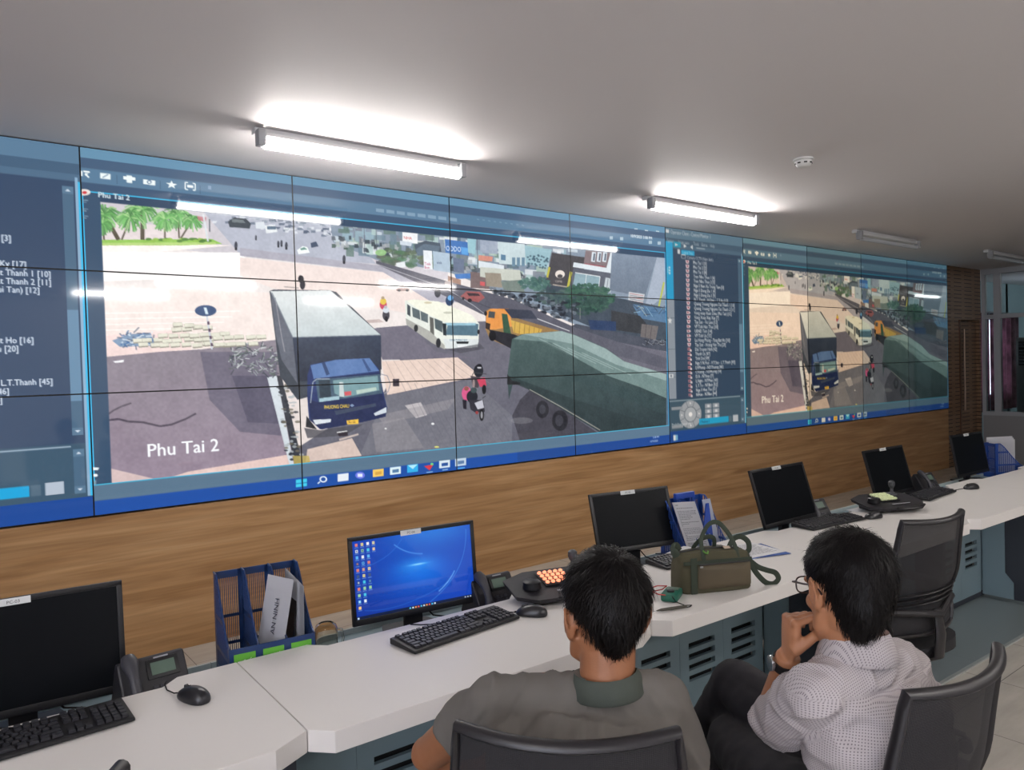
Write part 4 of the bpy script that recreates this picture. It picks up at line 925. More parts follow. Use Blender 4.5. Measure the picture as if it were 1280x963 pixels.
def monitor(name_label, pos, yaw, tilt, W=.51, H=.32, on=False, mark='PC', legs=True, hb=.02):
    """pos = bottom centre of the front face"""
    t = thing('desk_monitor', name_label, 'monitor', (pos[0], pos[1], SH), yaw, group='monitors on the control desks')
    zb = pos[2]-SH
    R = Matrix.Rotation(-tilt, 4, 'X'); T = Matrix.Translation((0, 0, zb)) @ R
    def place(o): o.matrix_local = T
    m = MB(); m.box((0, .0065, H/2), (W, .009, H), bev=.003); m.box((0, .022, H*.49), (W*.84, .026, H*.84), bev=.012); m.box((0, .048, H*.47), (W*.5, .03, H*.5), bev=.012); place(m.build('housing', M_mbez, t, smooth=True))
    bz, bt = .015, .022
    m = MB()
    m.box((0, .001, bt/2+.001), (W, .008, bt), bev=.002); m.box((0, .001, H-bz/2), (W, .008, bz), bev=.002)
    m.box((-W/2+bz/2, .001, H/2), (bz, .008, H-.004), bev=.002); m.box((W/2-bz/2, .001, H/2), (bz, .008, H-.004), bev=.002)
    place(m.build('bezel', M_mbez, t, smooth=True))
    if on:
        me = picture_mesh(paint_desktop(), W-2*bz, H-bz-bt, 1, (-W/2+bz, .0005, bt)); o = bpy.data.objects.new('screen', me); COL.objects.link(o); o.parent = t; place(o)
    else:
        m = MB(); m.box((0, .0015, (H-bz+bt)/2), (W-2*bz, .004, H-bz-bt)); place(m.build('screen', M_moff, t))
    m = MB(); sx = -.012; m.box((sx, -.0036, H-.0105), (.082, .0008, .019)); st = m.build('label_sticker', M_stick, t); place(st)
    lt = lettering('sticker_lettering', mark, M_ink, st, (sx, -.0042, H-.0155), (1, 0, 0), (0, 0, 1), .0125)
    m = MB(); m.box((0, .055, (zb+.10)/2+.004), (.07, .026, zb+.10), bev=.004); m.build('stand_neck', M_black, t, smooth=True)
    m = MB(); m.prism([(-.12, -.045), (.12, -.045), (.13, .02), (.09, .14), (-.09, .14), (-.13, .02)], .0025, .014, 'z'); m.build('stand_base', M_black, t)
    m = MB(); m.tube([(.03, .07, zb+.06), (.06, .10, .08), (.10, .09, .03), (.16, .10, .01)], .003, 6); m.build('cable', M_blackm, t, smooth=True)
    return t
r_ = math.radians
MON = [monitor('large blank monitor cut off by the left picture edge', (-.545, -2.325, .715), r_(-4), r_(5), mark='PC-03'),
 monitor('monitor switched on, showing a bright blue desktop with icons', (.690, -2.345, .722), r_(-6.5), r_(5), on=True, mark='PC-04', W=.505, H=.314),
 monitor('blank monitor just left of the papers and olive bag', (1.93, -2.30, .742), r_(-12), r_(15.5), mark='PC-05', W=.455, H=.285),
 monitor('blank monitor behind the head of the man with glasses', (2.98, -2.45, .737), r_(-.5), r_(17), mark='PC-06', W=.503, H=.316),
 monitor('blank monitor behind the console with pale green keys', (4.377, -2.343, .702), r_(-1.5), r_(15.2), mark='PC-07'),
 monitor('blank monitor at the right, in front of the slotted wood', (5.655, -2.337, .698), r_(-2.6), r_(10.2), mark='PC-08')]

# ------------------------------------------------------------------ keyboards and mice
M_key = mat('keycap_black', (34, 34, 40), .45)
def keyboard(label, loc, rz):
    t = thing('keyboard', label, 'keyboard', loc, rz, group='black keyboards')
    W, D = .445, .135
    m = MB(); m.prism([(-D/2, .003), (D/2, .003), (D/2, .022), (D/2-.02, .022), (-D/2+.004, .012), (-D/2, .009)], -W/2, W/2, 'x'); o = m.build('case', M_black, t)
    bv = o.modifiers.new('b', 'BEVEL'); bv.width = .0025; bv.segments = 2; baked(o)
    sl = math.atan2(.010, D-.024)
    def key(m, x, y, w):
        z = .012+(y+D/2-.004)*math.tan(sl)
        m.box((x, y, z+.0035), (w-.003, .0155, .007), rot=Matrix.Rotation(sl, 4, 'X'), taper=.86)
    p = .0186; x0 = -W/2+.012
    m = MB()
    for k in range(13): key(m, x0+p*(k+.5)+(.008 if k else 0)+.006*(k > 4)+.006*(k > 8), D/2-.016, p)
    m.build('function_row', M_key, t)
    m = MB()
    for r, (n, off, wl, wr) in enumerate(((14, 0, 1, 1.9), (13, 0, 1.5, 1.5), (12, 0, 1.8, 2.1), (11, 0, 2.3, 2.7))):
        y = D/2-.038-r*p; x = x0; key(m, x+p*wl/2, y, p*wl); x += p*wl
        k = 0
        while x+p*wr < x0+15*p-1e-4: key(m, x+p/2, y, p); x += p; k += 1
        key(m, (x+x0+15*p)/2, y, x0+15*p-x)
    y = D/2-.038-4*p; x = x0
    for w in (1.25, 1.25, 1.25, 6.0, 1.25, 1.25, 1.25, 1.5): key(m, x+p*w/2, y, p*w); x += p*w
    m.build('letter_key_block', M_key, t)
    m = MB(); xb = x0+15*p+.007
    for r in range(2):
        for k in range(3): key(m, xb+p*(k+.5), D/2-.038-r*p, p)
    for k in range(3): key(m, xb+p*(k+.5), D/2-.016, p)
    m.build('navigation_key_block', M_key, t); m = MB()
    for k in range(3): key(m, xb+p*(k+.5), D/2-.038-4*p, p)
    key(m, xb+p*1.5, D/2-.038-3*p, p); m.build('arrow_key_block', M_key, t)
    m = MB(); xb += 3*p+.007
    for r in range(5):
        for k in range(4):
            if xb+p*(k+1) < W/2-.002: key(m, xb+p*(k+.5), D/2-.038-r*p, p)
    m.build('number_pad', M_key, t)
    for sx in (-1, 1):
        m = MB(); m.box((sx*.17, .05, .0018), (.02, .012, .0036)); m.build('foot', M_blackm, t)
    m = MB(); m.tube([(.0, D/2-.002, .012), (-.01, D/2+.03, .006), (-.05, D/2+.07, .004), (-.07, D/2+.10, .004)], .0022, 6); m.build('cable', M_blackm, t, smooth=True)
    return t
kb = keyboard('black keyboard below the lit blue monitor', (.640, -2.680, DT), math.radians(5.6))
copy_tree(kb, (-.560, -2.620, DT), math.radians(3.0), 'black keyboard cut by the left picture edge, below the blank monitor')
copy_tree(kb, (3.02, -2.640, DT), math.radians(-6), 'black keyboard behind the head of the man with glasses')
copy_tree(kb, (4.20, -2.650, DT), math.radians(4), 'black keyboard between the green-keyed console and the right mouse')
copy_tree(kb, (5.93, -2.83, DT), math.radians(2), 'black keyboard end at the right picture edge below the blue paper holder')
copy_tree(kb, (1.93, -2.62, DT), math.radians(-6), 'black keyboard mostly hidden behind the olive bag')
def mouse(label, loc, rz, cable):
    t = thing('computer_mouse', label, 'mouse', loc, rz, group='black computer mice')
    m = MB(); t_ = bmesh.new(); bmesh.ops.create_uvsphere(t_, u_segments=32, v_segments=20, radius=1)
    for v in t_.verts:
        x, y, z = v.co
        wx = .031*(1-.10*math.cos(y*2.4)); 
        v.co = Vector((wx*x*(abs(x)**-.12 if abs(x) > 1e-3 else 1), .056*y, max(z, -.35)*(.030 if z > 0 else .02)*(1-.18*y) + .007+.001))
    m._merge(t_); m.build('shell', mat('mouse_shell', (28, 28, 33), .32), t, smooth=80)
    m = MB(); m.tube([(0, .012, .038), (0, .034, .030), (0, .050, .018)], .0011, 6); m.build('button_split', M_hole, t)
    m = MB(); m.cyl((-.0035, .030, .0305), (.0035, .030, .0305), .0065, n=14); m.build('scroll_wheel', mat('wheel_rubber', (50, 50, 54), .6), t, smooth=True)
    P = [(0, .053, .010), (0, .062, .010)]
    m = MB(); m.cyl(P[0], P[1], .0034, .0026, 10); m.build('cable_grommet', M_blackm, t)
    m = MB(); m.tube([(0, .058, .008)]+cable, .0018, 6); m.build('cable', M_blackm, t, smooth=True)
    return t
m1 = mouse('black mouse beside the keyboard of the lit blue monitor', (.925, -2.72, DT), math.radians(38), [(.01, .09, .004), (.0, .14, .003), (-.02, .20, .003), (-.04, .235, .003)])
m0 = mouse('black mouse alone on the left desk module', (-.184, -2.640, DT), math.radians(20), [(-.005, .08, .004), (.0, .12, .003), (.02, .16, .003), (.035, .175, .003)])
copy_tree(m1, (3.300, -2.735, DT), math.radians(75), 'black mouse left of the green-keyed control console')
copy_tree(m1, (4.60, -2.72, DT), math.radians(70), 'black mouse on the far right desk module')

# ------------------------------------------------------------------ desk phones
M_lcd = emit('phone_lcd', (74, 92, 80), .10)
def phone(label, loc, rz):
    t = thing('desk_phone', label, 'phone', loc, rz, group='dark desk phones')
    m = MB(); m.prism([(-.09, 0), (.075, 0), (.075, .03), (.012, .165), (-.005, .165), (-.09, .035)], -.09, .095, 'x'); o = m.build('body', M_soft, t)
    bv = o.modifiers.new('b', 'BEVEL'); bv.width = .006; bv.segments = 2; baked(o)
    s = math.atan2(.13, .085); R = Matrix.Rotation(s, 4, 'X')
    def on(u, v, h=0.0):   # along the sloping face, u right, v up from the lower edge
        return Vector((u, -.09, .035))+Vector((0, math.cos(s), math.sin(s)))*v+Vector((0, -math.sin(s), math.cos(s)))*h
    m = MB(); m.box(on(.028, .118, .002), (.088, .056, .006), rot=R, bev=.002); m.build('display_frame', M_black, t, smooth=True)
    m = MB(); m.box(on(.028, .118, .0058), (.066, .036, .0016), rot=R); m.build('display', M_lcd, t)
    m = MB(); m.box(on(.028, .150, .0015), (.04, .004, .001), rot=R); m.build('badge', mat('silver_badge', (150, 152, 158), .4), t)
    for r in range(4):
        for k in range(3):
            m = MB(); m.box(on(.0+k*.018, .066-r*.0165, .003), (.013, .010, .006), rot=R, bev=.001); m.build('dial_key', mat('phone_key', (56, 56, 64), .35), t)
    for r in range(3):
        m = MB(); m.ball(on(.070, .064-r*.019, .002), (.006, .006, .004), seg=10, rings=6); m.build('function_key', mat('phone_key', (56, 56, 64), .35), t)
    m = MB(); P = [on(-.062, v, .022+.022*math.sin(v/.16*PI)) for v in np.linspace(0, .165, 9)]
    m.tube(P, [.018, .024, .019, .015, .014, .015, .019, .024, .018], 14, flat=(1.0, .8, (0, -.8, .6))); m.build('handset', mat('handset_grey', (52, 52, 58), .45), t, smooth=True)
    P = []
    for k in range(60): a = k*1.1; P.append((-.085+.006*math.cos(a), -.05+k*.0018, .012+.006*math.sin(a)))
    m = MB(); m.tube(P, .0016, 5); m.build('coiled_cord', M_blackm, t)
    return t
p0 = phone('dark desk phone between the leftmost monitor and the blue rack', (-.235, -2.375, SH), math.radians(4))
copy_tree(p0, (1.005, -2.36, SH), math.radians(-4), 'dark desk phone right of the lit blue monitor')
copy_tree(p0, (3.31, -2.37, SH), math.radians(-10), 'dark desk phone right of the monitor behind the man with glasses')
copy_tree(p0, (4.73, -2.36, SH), math.radians(-10), 'dark desk phone behind the keyboard of the green-keyed console')

# ------------------------------------------------------------------ control consoles
def console(label, loc, rz, keycol, glow):
    t = thing('control_console', label, 'control console', loc, rz, group='joystick control consoles')
    # wing-shaped wedge raised at the back
    m = MB()
    P = [(-.20, -.075), (-.13, -.125), (.14, -.125), (.20, -.06), (.20, .07), (.12, .105), (-.10, .105), (-.20, .06)]
    top = lambda x, y: .038+.036*(y+.1)/.2-.004*abs(x)/.2
    A = [m.bm.verts.new((x, y, top(x, y))) for x, y in P]; B = [m.bm.verts.new((x*.97, y*.95, top(x, y)-.016)) for x, y in P]
    m.bm.faces.new(A); m.bm.faces.new(B[::-1])
    for i in range(8): m.bm.faces.new((A[i], B[i], B[(i+1) % 8], A[(i+1) % 8]))
    m.box((0, 0, .016), (.26, .15, .030), bev=.006)
    m.build('body', M_soft, t)
    m = MB(); m.lathe((-.118, -.03, .048), [(.034, 0), (.036, .005), (.032, .018), (.034, .025), (.028, .030), (.0, .031)], 30); m.build('jog_wheel', M_black, t, smooth=True)
    sl = Matrix.Rotation(math.atan2(.036, .2), 4, 'X')
    m = MB(); m.box((.0, .02, .0610), (.125, .115, .006), rot=sl, bev=.002); kp = m.build('keypad', M_black, t, smooth=True)
    km = emit('console_keys_'+glow[0], keycol, glow[1])
    for r in range(4):
        for k in range(5):
            x = -.048+k*.0225; y = .06-r*.026
            m = MB(); m.ball((x, y, top(0, y)+.007), (.0085, .0085, .007), seg=10, rings=6) if glow[0] == 'round' else m.box((x, y, top(0, y)+.009), (.019, .017, .010), rot=sl, bev=.002)
            m.build('key', km, kp, smooth=True)
    m = MB(); m.box((.02, -.085, .0445), (.12, .008, .003)); m.build('light_strip', mat('silver_badge', (150, 152, 158), .4), t)
    m = MB(); m.lathe((.098, .062, .064), [(.030, 0), (.028, .008), (.018, .014), (.010, .018), (.009, .040), (.014, .046), (.019, .060), (.018, .076), (.010, .083), (.0, .084)], 24); m.build('joystick', mat('joystick_grey', (64, 66, 70), .45), t, smooth=True)
    m = MB(); m.tube([(-.05, -.13, .030), (.0, -.145, .026), (.10, -.14, .026), (.17, -.10, .03)], [.010, .016, .016, .008], 10, flat=(1, .6)); m.build('wrist_rest', M_black, t, smooth=True)
    return t
console('dark joystick console with glowing orange keys, left of the man in grey', (1.150, -2.60, DT), math.radians(-16), (250, 150, 112), ('round', 1.0))
console('dark joystick console with pale green keys in front of a blank monitor', (3.60, -2.66, DT), math.radians(-20), (196, 204, 160), ('square', .18))
# ------------------------------------------------------------------ blue holders and papers
M_blue = mat('navy_plastic', (26, 52, 96), .35)
M_blue2 = mat('royal_blue_plastic', (28, 66, 140), .35)
M_green = mat('green_label', (96, 168, 56), .5)
def holder(name, label, loc, rz, n, w, D, H, m_, lip=.075, labels=True):
    """file holder: n bays; back at +y, open and low to the front; slotted back and side panels"""
    t = thing(name, label, 'file holder', loc, rz); th = .0035
    bw = w/n
    def side(x, nm):
        P = [(D, 0), (D, H), (D-.045, H)]
        for k in range(13):
            a = k/12*PI/2; P.append((.0+(D-.045)*(1-math.sin(a)), lip+(H-lip)*(1-math.sin(a))**1.0*0+(H-lip)*(math.cos(a)) if False else lip+(H-lip)*(1-math.sin(a))**.9))
        # swept curve: high at the back, low lip at the front
        P = [(D, 0), (D, H), (D-.04, H)]+[(D-.04-(D-.04)*(s**.75), lip+(H-lip)*(1-s)**1.9) for s in [k/14 for k in range(1, 15)]]+[(0, lip), (0, 0)]
        m = MB(); bars = []
        # outer rim
        yc = lambda y: None
        rim = MB()
        rim.tube([(x, p[0], p[1]) for p in P[1:-1]], .0034, 6)
        rim.box((x, D/2, .022), (th, D, .044)); rim.box((x, D-.012, H/2), (th, .024, H)); rim.box((x, .010, lip/2), (th, .02, lip))
        def ztop(y):
            s = 0
            pts = P[2:-1]
            for (ya, za), (yb_, zb) in zip(pts, pts[1:]):
                if yb_ <= y <= ya: return zb+(za-zb)*(y-yb_)/max(1e-6, ya-yb_)
            return H
        k = 0; y = .022
        while y < D-.026:
            z = ztop(y); rim.box((x, y, (z+.04)/2), (th, .0045, max(.004, z-.04))); y += .0125
        for z in (.10, .20):
            if z < H:
                ys = [q for q in np.linspace(.02, D-.03, 40) if ztop(q) > z]
                if ys: rim.box((x, (min(ys)+D)/2, z), (th, D-min(ys), .012))
        return rim.build(nm, m_, t)
    for k in range(n+1): side(-w/2+bw*k, 'side_panel')
    m = MB(); m.box((0, D/2, .004), (w, D-.002, .005)); m.build('bottom_panel', m_, t)
    m = MB()
    m.box((0, D, H-.012), (w, th, .024)); m.box((0, D, .02), (w, th, .04)); m.box((0, D, H*.55), (w, th, .010)); m.box((0, D, H*.28), (w, th, .010))
    for k in range(n):
        x0 = -w/2+bw*k
        for q in range(11):
            m.box((x0+.012+(bw-.024)*q/10, D, H/2), (.0022, th, H-.01))
        m.box((x0+bw-.006, D, H/2), (.012, th, H))
    m.box((-w/2+.006, D, H/2), (.012, th, H)); m.build('back_panel', m_, t)
    m = MB(); m.box((0, 0, lip/2), (w, th, lip)); fr = m.build('front_lip', m_, t)
    if labels:
        for k in range(n):
            x = -w/2+bw*(k+.5)
            m = MB(); m.box((x, -.0025, lip*.70), (bw*.74, .001, lip*.36)); m.build('green_card', M_green, fr)
            m = MB(); m.box((x, -.0025, lip*.36), (bw*.74, .001, lip*.30)); m.build('white_card', M_stick, fr)
            m = MB(); m.tube([(x-bw*.2, -.0034, lip*.66), (x, -.0034, lip*.74), (x+bw*.1, -.0034, lip*.68), (x+bw*.22, -.0034, lip*.76)], .0012, 5); m.build('card_mark', M_white, fr)
    return t
rk = holder('file_holder', 'navy three-bay file holder with papers and green label cards, left of the lit monitor', (.110, -2.436, SH), math.radians(-6.0), 3, .262, .215, .335, M_blue, lip=.142)
rk2 = holder('file_holder', 'blue file holder behind the olive bag, stuffed with printed sheets', (2.255, -2.47, SH), math.radians(-6), 3, .27, .21, .30, M_blue2, labels=False)
rk3 = holder('file_holder', 'bright blue file holder with white papers at the right picture edge', (6.225, -2.43, SH), math.radians(62), 2, .20, .28, .27, M_blue2, labels=False)

def sheet(name, label, cat, C0, ex, ez, w, h, thick=.004, material=None, group=None, bend=0.0):
    """upright sheaf: C0 lower left corner, ex right, ez up"""
    ex, ez, C0 = Vector(ex).normalized(), Vector(ez).normalized(), Vector(C0); n = ex.cross(ez).normalized()
    m = MB(); loc = C0
    m.grid(lambda u, v: ex*w*u+ez*h*v+n*(bend*math.sin(v*PI/2)*v), 4, 10, thick)
    o = m.build(name, material or M_paper); o.location = loc
    tag(o, label, cat, group); o['ex'] = 0
    del o['ex']
    return o, ex, ez, n, C0
def printed(o, ex, ez, n, w, h, rows=26, seed=1, bend=0.0, sg=1):
    R = random.Random(seed); m = MB()
    for r in range(rows):
        v = 1-.06-(.86*r/rows); x = .10
        if R.random() < .1: continue
        while x < .88:
            L = R.uniform(.03, .12); L = min(L, .9-x)
            p = lambda a, b: ex*w*a+ez*h*b+n*(bend*math.sin(b*PI/2)*b)+n*.0006*sg
            hh = .30/rows
            q = [m.bm.verts.new(p(x, v)), m.bm.verts.new(p(x+L, v)), m.bm.verts.new(p(x+L, v+hh)), m.bm.verts.new(p(x, v+hh))]
            m.bm.faces.new(q); x += L+.015
            if R.random() < .06: break
    return m.build('printed_line', mat('grey_print', (120, 120, 128), .8), o)
# papers standing in the navy holder: a folder lettered along its edge and a thick sheaf behind it
def local_pt(o, x, y, z):
    c, s = math.cos(o.rotation_euler.z), math.sin(o.rotation_euler.z)
    return Vector((o.location.x+c*x-s*y, o.location.y+s*x+c*y, o.location.z+z))
def local_dir(o, x, y, z):
    c, s = math.cos(o.rotation_euler.z), math.sin(o.rotation_euler.z); return Vector((c*x-s*y, s*x+c*y, z))
C0 = local_pt(rk, -.036, .128, .016)
o, ex, ez, n, _ = sheet('paper_folder', 'leaning grey folder lettered AN NINH in the middle of the navy file holder', 'folder', C0, local_dir(rk, .42, -.90, -.02), local_dir(rk, .19, .0, 1), .125, .312, .004)
lettering('folder_lettering', 'AN NINH', mat('blue_black_print', (40, 44, 66), .7), o, ex*.078+ez*.13+n*.0052, ez, -ex, .027, 'l')
m = MB(); m.box((0, 0, 0), (.004, .13, .26), rot=Matrix.Rotation(.14, 3, 'Y')); o = m.build('binder', mat('black_binder', (24, 24, 28), .5)); o.location = local_pt(rk, .082, .12, .150); o.rotation_euler = (0, 0, rk.rotation_euler.z)
tag(o, 'thin black binder between the folder and the sheaf in the navy holder', 'binder')
for k in range(4):
    m = MB(); m.grid(lambda u, v: (.0045*k+.004*v*v, .02+.165*u, .010+(.300-.006*k)*v+.010*u), 6, 8, .0035)
    o = m.build('paper_sheaf', M_paper); o.location = local_pt(rk, .090, 0, 0); o.rotation_euler = (0, 0, rk.rotation_euler.z)
    tag(o, ['first', 'second', 'third', 'outermost'][k]+' sheaf of white paper from the left in the right bay of the navy holder', 'papers', 'sheaves in the navy holder')
m = MB(); m.box((0, 0, 0), (.003, .06, .20)); o = m.build('notebook', mat('dark_notebook', (40, 36, 44), .6)); o.location = local_pt(rk, .120, .12, .115); o.rotation_euler = (0, .05, rk.rotation_euler.z)
tag(o, 'dark thin notebook at the right end of the navy holder', 'notebook')
# glass jar upside down beside the holder
jar = thing('glass_jar', 'small upturned clear glass mug between the navy holder and the lit monitor', 'glass', (.300, -2.405, SH))
m = MB(); m.lathe((0, 0, 0), [(.034, .001), (.037, .02), (.037, .130), (.032, .143), (.024, .148), (.020, .144), (.029, .139), (.034, .128), (.034, .02), (.031, .004)], 28); m.build('glass_body', mat('glass_ware', (235, 235, 228), .04, Transmission_Weight=1.0, IOR=1.25), jar, smooth=True)
m = MB(); m.tube([(.036, .0, .12), (.055, 0, .114), (.060, 0, .085), (.052, 0, .056), (.036, 0, .050)], .0045, 8); m.build('handle', mat('glass_ware', (235, 235, 228), .04), jar, smooth=True)
# second holder papers
C0 = local_pt(rk2, -.125, .02, .045)
o, ex, ez, n, _ = sheet('printed_papers', 'printed sheets leaning in the blue holder just right of the blank monitor', 'papers', C0, local_dir(rk2, 1, .12, -.10), local_dir(rk2, -.14, .30, 1), .175, .275, .005)
printed(o, ex, ez, n, .175, .275, 30, 2)
C0 = local_pt(rk2, .065, .05, .03)
o, ex, ez, n, _ = sheet('white_papers', 'pale bluish sheets standing at the right of the blue holder', 'papers', C0, local_dir(rk2, 1, .2, -.05), local_dir(rk2, -.03, .25, 1), .075, .27, .006, mat('cool_white_paper', (206, 212, 226), .8))
C0 = local_pt(rk2, .128, .10, .02)
o, ex, ez, n, _ = sheet('pink_paper', 'narrow pink sheet edge behind the pale sheets of the blue holder', 'paper', C0, local_dir(rk2, 1, .2, 0), local_dir(rk2, .0, .2, 1), .022, .235, .003, mat('pink_paper', (214, 176, 184), .8))
m = MB(); m.prism([(-.05, 0), (.05, 0), (.012, .26), (-.006, .26)], 0, .006, 'y'); o = m.build('blue_folder', mat('blue_folder', (24, 62, 150), .4)); o.location = local_pt(rk2, .052, .075, .02); o.rotation_euler = (0, 0, rk2.rotation_euler.z)
tag(o, 'blue plastic folder wedge between the printed and the pale sheets', 'folder')
m = MB(); m.box((0, 0, 0), (.13, .02, .03), bev=.004); o = m.build('blue_binder', mat('blue_folder', (24, 62, 150), .4)); o.location = local_pt(rk2, -.01, .17, .315); o.rotation_euler = (0, 0, rk2.rotation_euler.z)
tag(o, 'blue binder spine showing above the printed sheets', 'binder')
# third holder papers
for k in range(3):
    m = MB(); m.grid(lambda u, v: (.012*k-.01, .02+.24*u, .012+(.275+.012*k)*v), 4, 4, .008)
    o = m.build('white_papers', M_paper); o.location = rk3.location; o.rotation_euler = (0, 0, rk3.rotation_euler.z)
    tag(o, ['nearest', 'middle', 'rearmost'][k]+' white sheaf standing in the bright blue holder at the right edge', 'papers', 'sheaves in the right-hand blue holder')
# loose papers on the desk behind the bag
for k, (a, cx, cy, cc) in enumerate(((-.10, 2.17, -2.70, (196, 206, 224)), (-.32, 2.20, -2.715, (60, 88, 150)), (-.18, 2.19, -2.70, (224, 224, 226)))):
    m = MB(); m.box((0, 0, 0), (.297, .21, .0016)); o = m.build('loose_paper', mat(f'loose_paper_{cc[0]}', cc, .8)); o.location = (cx, cy, DT+.0010+.0022*k); o.rotation_euler = (0, 0, a)
    tag(o, ['bottom pale blue sheet', 'blue folder sheet', 'top printed white sheet'][k]+' of the papers lying behind the olive bag', 'papers', 'loose papers behind the bag')
    if k == 2:
        m = MB(); R = random.Random(5)
        for r in range(14):
            x = -.12
            while x < .10: L = R.uniform(.01, .04); m.box((x+L/2, .085-r*.012, .001), (L, .003, .0003)); x += L+.004
        m.build('printed_line', mat('grey_print', (120, 120, 128), .8), o)
m = MB(); m.box((0, 0, 0), (.26, .20, .0014)); o = m.build('loose_paper', M_paper); o.location = (1.98, -2.56, DT+.001); o.rotation_euler = (0, 0, .2)
tag(o, 'blank white sheet lying under the handles of the olive bag', 'paper')
m = MB(); m.box((0, 0, 0), (.12, .09, .0014)); o = m.build('loose_paper', M_paper); o.location = (3.46, -2.575, DT+.001); o.rotation_euler = (0, 0, -.2)
tag(o, 'small white slip behind the mouse, left of the green-keyed console', 'paper')

# ------------------------------------------------------------------ olive bag
M_olive = mat('olive_canvas', (74, 70, 50), .85, vary=.12, vscale=9, bump=.35, bscale=600)
M_olive2 = mat('olive_pocket_cloth', (82, 72, 54), .7, vary=.10, vscale=7, bump=.2, bscale=500)
M_web = mat('dark_green_webbing', (46, 56, 44), .8, bump=.3, bscale=900)
bag = thing('duffel_bag', 'olive green duffel bag with raised handles standing on the desk before the blank monitor', 'bag', (1.640, -2.935, DT), math.radians(-25.4))
BL, BD, BH = .300, .130, .152
t_ = bmesh.new(); bmesh.ops.create_cube(t_, size=1); bmesh.ops.subdivide_edges(t_, edges=t_.edges[:], cuts=11, use_grid_fill=True)
for v in t_.verts:
    x, y, z = v.co*2
    e = 5.0
    k = 1/((abs(x)**e+abs(y)**e)**(1/e)+1e-6)*max(abs(x), abs(y))
    sx, sy = x*k, y*k
    zz = (z+1)/2
    pinch = 1-.40*max(0, zz-.62)/.38*1.0
    v.co = Vector((sx*BL/2*(1-.03*zz), sy*BD/2*(pinch if zz > .62 else 1+.03*math.sin(zz*5)), BH*zz-(.012*(abs(x)**2) if zz > .7 else 0)))
    nn = noise.noise(v.co*38)*.0045+noise.noise(v.co*90)*.0015
    v.co += Vector((nn*.6, nn*(1 if y > 0 else -1), nn if zz > .05 else 0))
    if zz < .03: v.co.z = 0
m = MB(); m._merge(t_); o = m.build('bag_body', M_olive, bag); sb = o.modifiers.new('s', 'SUBSURF'); sb.levels = sb.render_levels = 1; baked(o); o.data.polygons.foreach_set('use_smooth', [True]*len(o.data.polygons))
t_ = bmesh.new(); bmesh.ops.create_cube(t_, size=1); bmesh.ops.subdivide_edges(t_, edges=t_.edges[:], cuts=7, use_grid_fill=True)
for v in t_.verts:
    x, y, z = v.co*2; b_ = (1-x**6)*(1-z**6)
    v.co = Vector((.024+x*.108, -BD/2-.004-(.016*b_ if y < 0 else 0), .064+z*.046+.001*math.sin(x*9)))
m = MB(); m._merge(t_); o = m.build('front_pocket', M_olive2, bag); sb = o.modifiers.new('s', 'SUBSURF'); sb.levels = sb.render_levels = 2; baked(o); o.data.polygons.foreach_set('use_smooth', [True]*len(o.data.polygons))
m = MB(); m.tube([(-.082, -BD/2-.0115, .1125), (.02, -BD/2-.013, .114), (.126, -BD/2-.0105, .1125)], .0028, 8); m.build('pocket_zip', M_black, bag, smooth=True)
m = MB(); m.box((-.076, -BD/2-.017, .106), (.012, .003, .006), bev=.001); m.build('zip_pull', M_steel, bag)
m = MB(); m.box((0, -BD/2+.001, .118), (BL*.93, .006, .014), bev=.002); m.box((-.10, -BD/2-.002, .07), (.026, .003, .135), bev=.001); m.build('webbing_band', M_web, bag)
m = MB(); m.tube([(-BL/2+.02, 0, BH-.006), (-.04, .003, BH+.002), (.05, -.002, BH+.002), (BL/2-.03, 0, BH-.006)], .004, 8); m.build('top_zip', M_black, bag, smooth=True)
def strap(pts, w, th, name, up=None):
    m = MB(); Q = []
    P = [Vector(p) for p in pts]
    for i in range(len(P)-1):
        p0, p1, p2, p3 = P[max(0, i-1)], P[i], P[i+1], P[min(len(P)-1, i+2)]
        for k in range(6):
            t = k/6; Q.append(.5*((2*p1)+(p2-p0)*t+(2*p0-5*p1+4*p2-p3)*t*t+(-p0+3*p1-3*p2+p3)*t**3))
    Q.append(P[-1])
    m.tube(Q, 1.0, 8, flat=(w/2, th/2) if up is None else (w/2, th/2, up)); return m.build(name, M_web, bag, smooth=True)
strap([(-.050, -.052, .112), (-.052, -.046, .150), (-.045, -.02, .195), (-.010, -.01, .245), (.030, -.008, .252), (.066, -.014, .215), (.088, -.03, .165), (.092, -.048, .120)], .018, .004, 'handle', (0, 1, .001))
strap([(-.050, .044, .120), (-.050, .036, .152), (-.03, .015, .185), (.0, .008, .196), (.025, .015, .184), (.034, .03, .150)], .018, .004, 'handle', (0, 1, .001))
strap([(-BL/2+.005, -.02, .135), (-BL/2-.004, -.01, .163), (-BL/2+.010, .0, .172), (-BL/2+.026, .01, .150)], .030, .005, 'side_loop', (0, 1, .001))
strap([(.080, .0, .150), (.105, .01, .178), (.135, .005, .186), (.158, -.005, .168), (.160, -.01, .140), (.148, -.012, .120), (.165, -.02, .075), (.185, -.03, .040), (.215, -.035, .010), (.245, -.038, .004), (.265, -.040, .022), (.255, -.035, .045), (.225, -.025, .055), (.190, -.015, .070), (.150, -.01, .105)], .021, .004, 'shoulder_strap', (.2, 1, .1))
m = MB(); m.box((.060, -.020, .156), (.026, .014, .004), rot=Matrix.Rotation(.35, 3, 'X'), bev=.001); m.build('maker_patch', mat('tan_patch', (196, 176, 156), .7), bag)
m = MB(); m.tube([(-.052, -.046, .158), (-.045, -.052, .150), (-.035, -.05, .146), (-.030, -.045, .155)], .003, 6); m.build('green_tag', mat('bright_green_cord', (96, 150, 60), .6), bag)
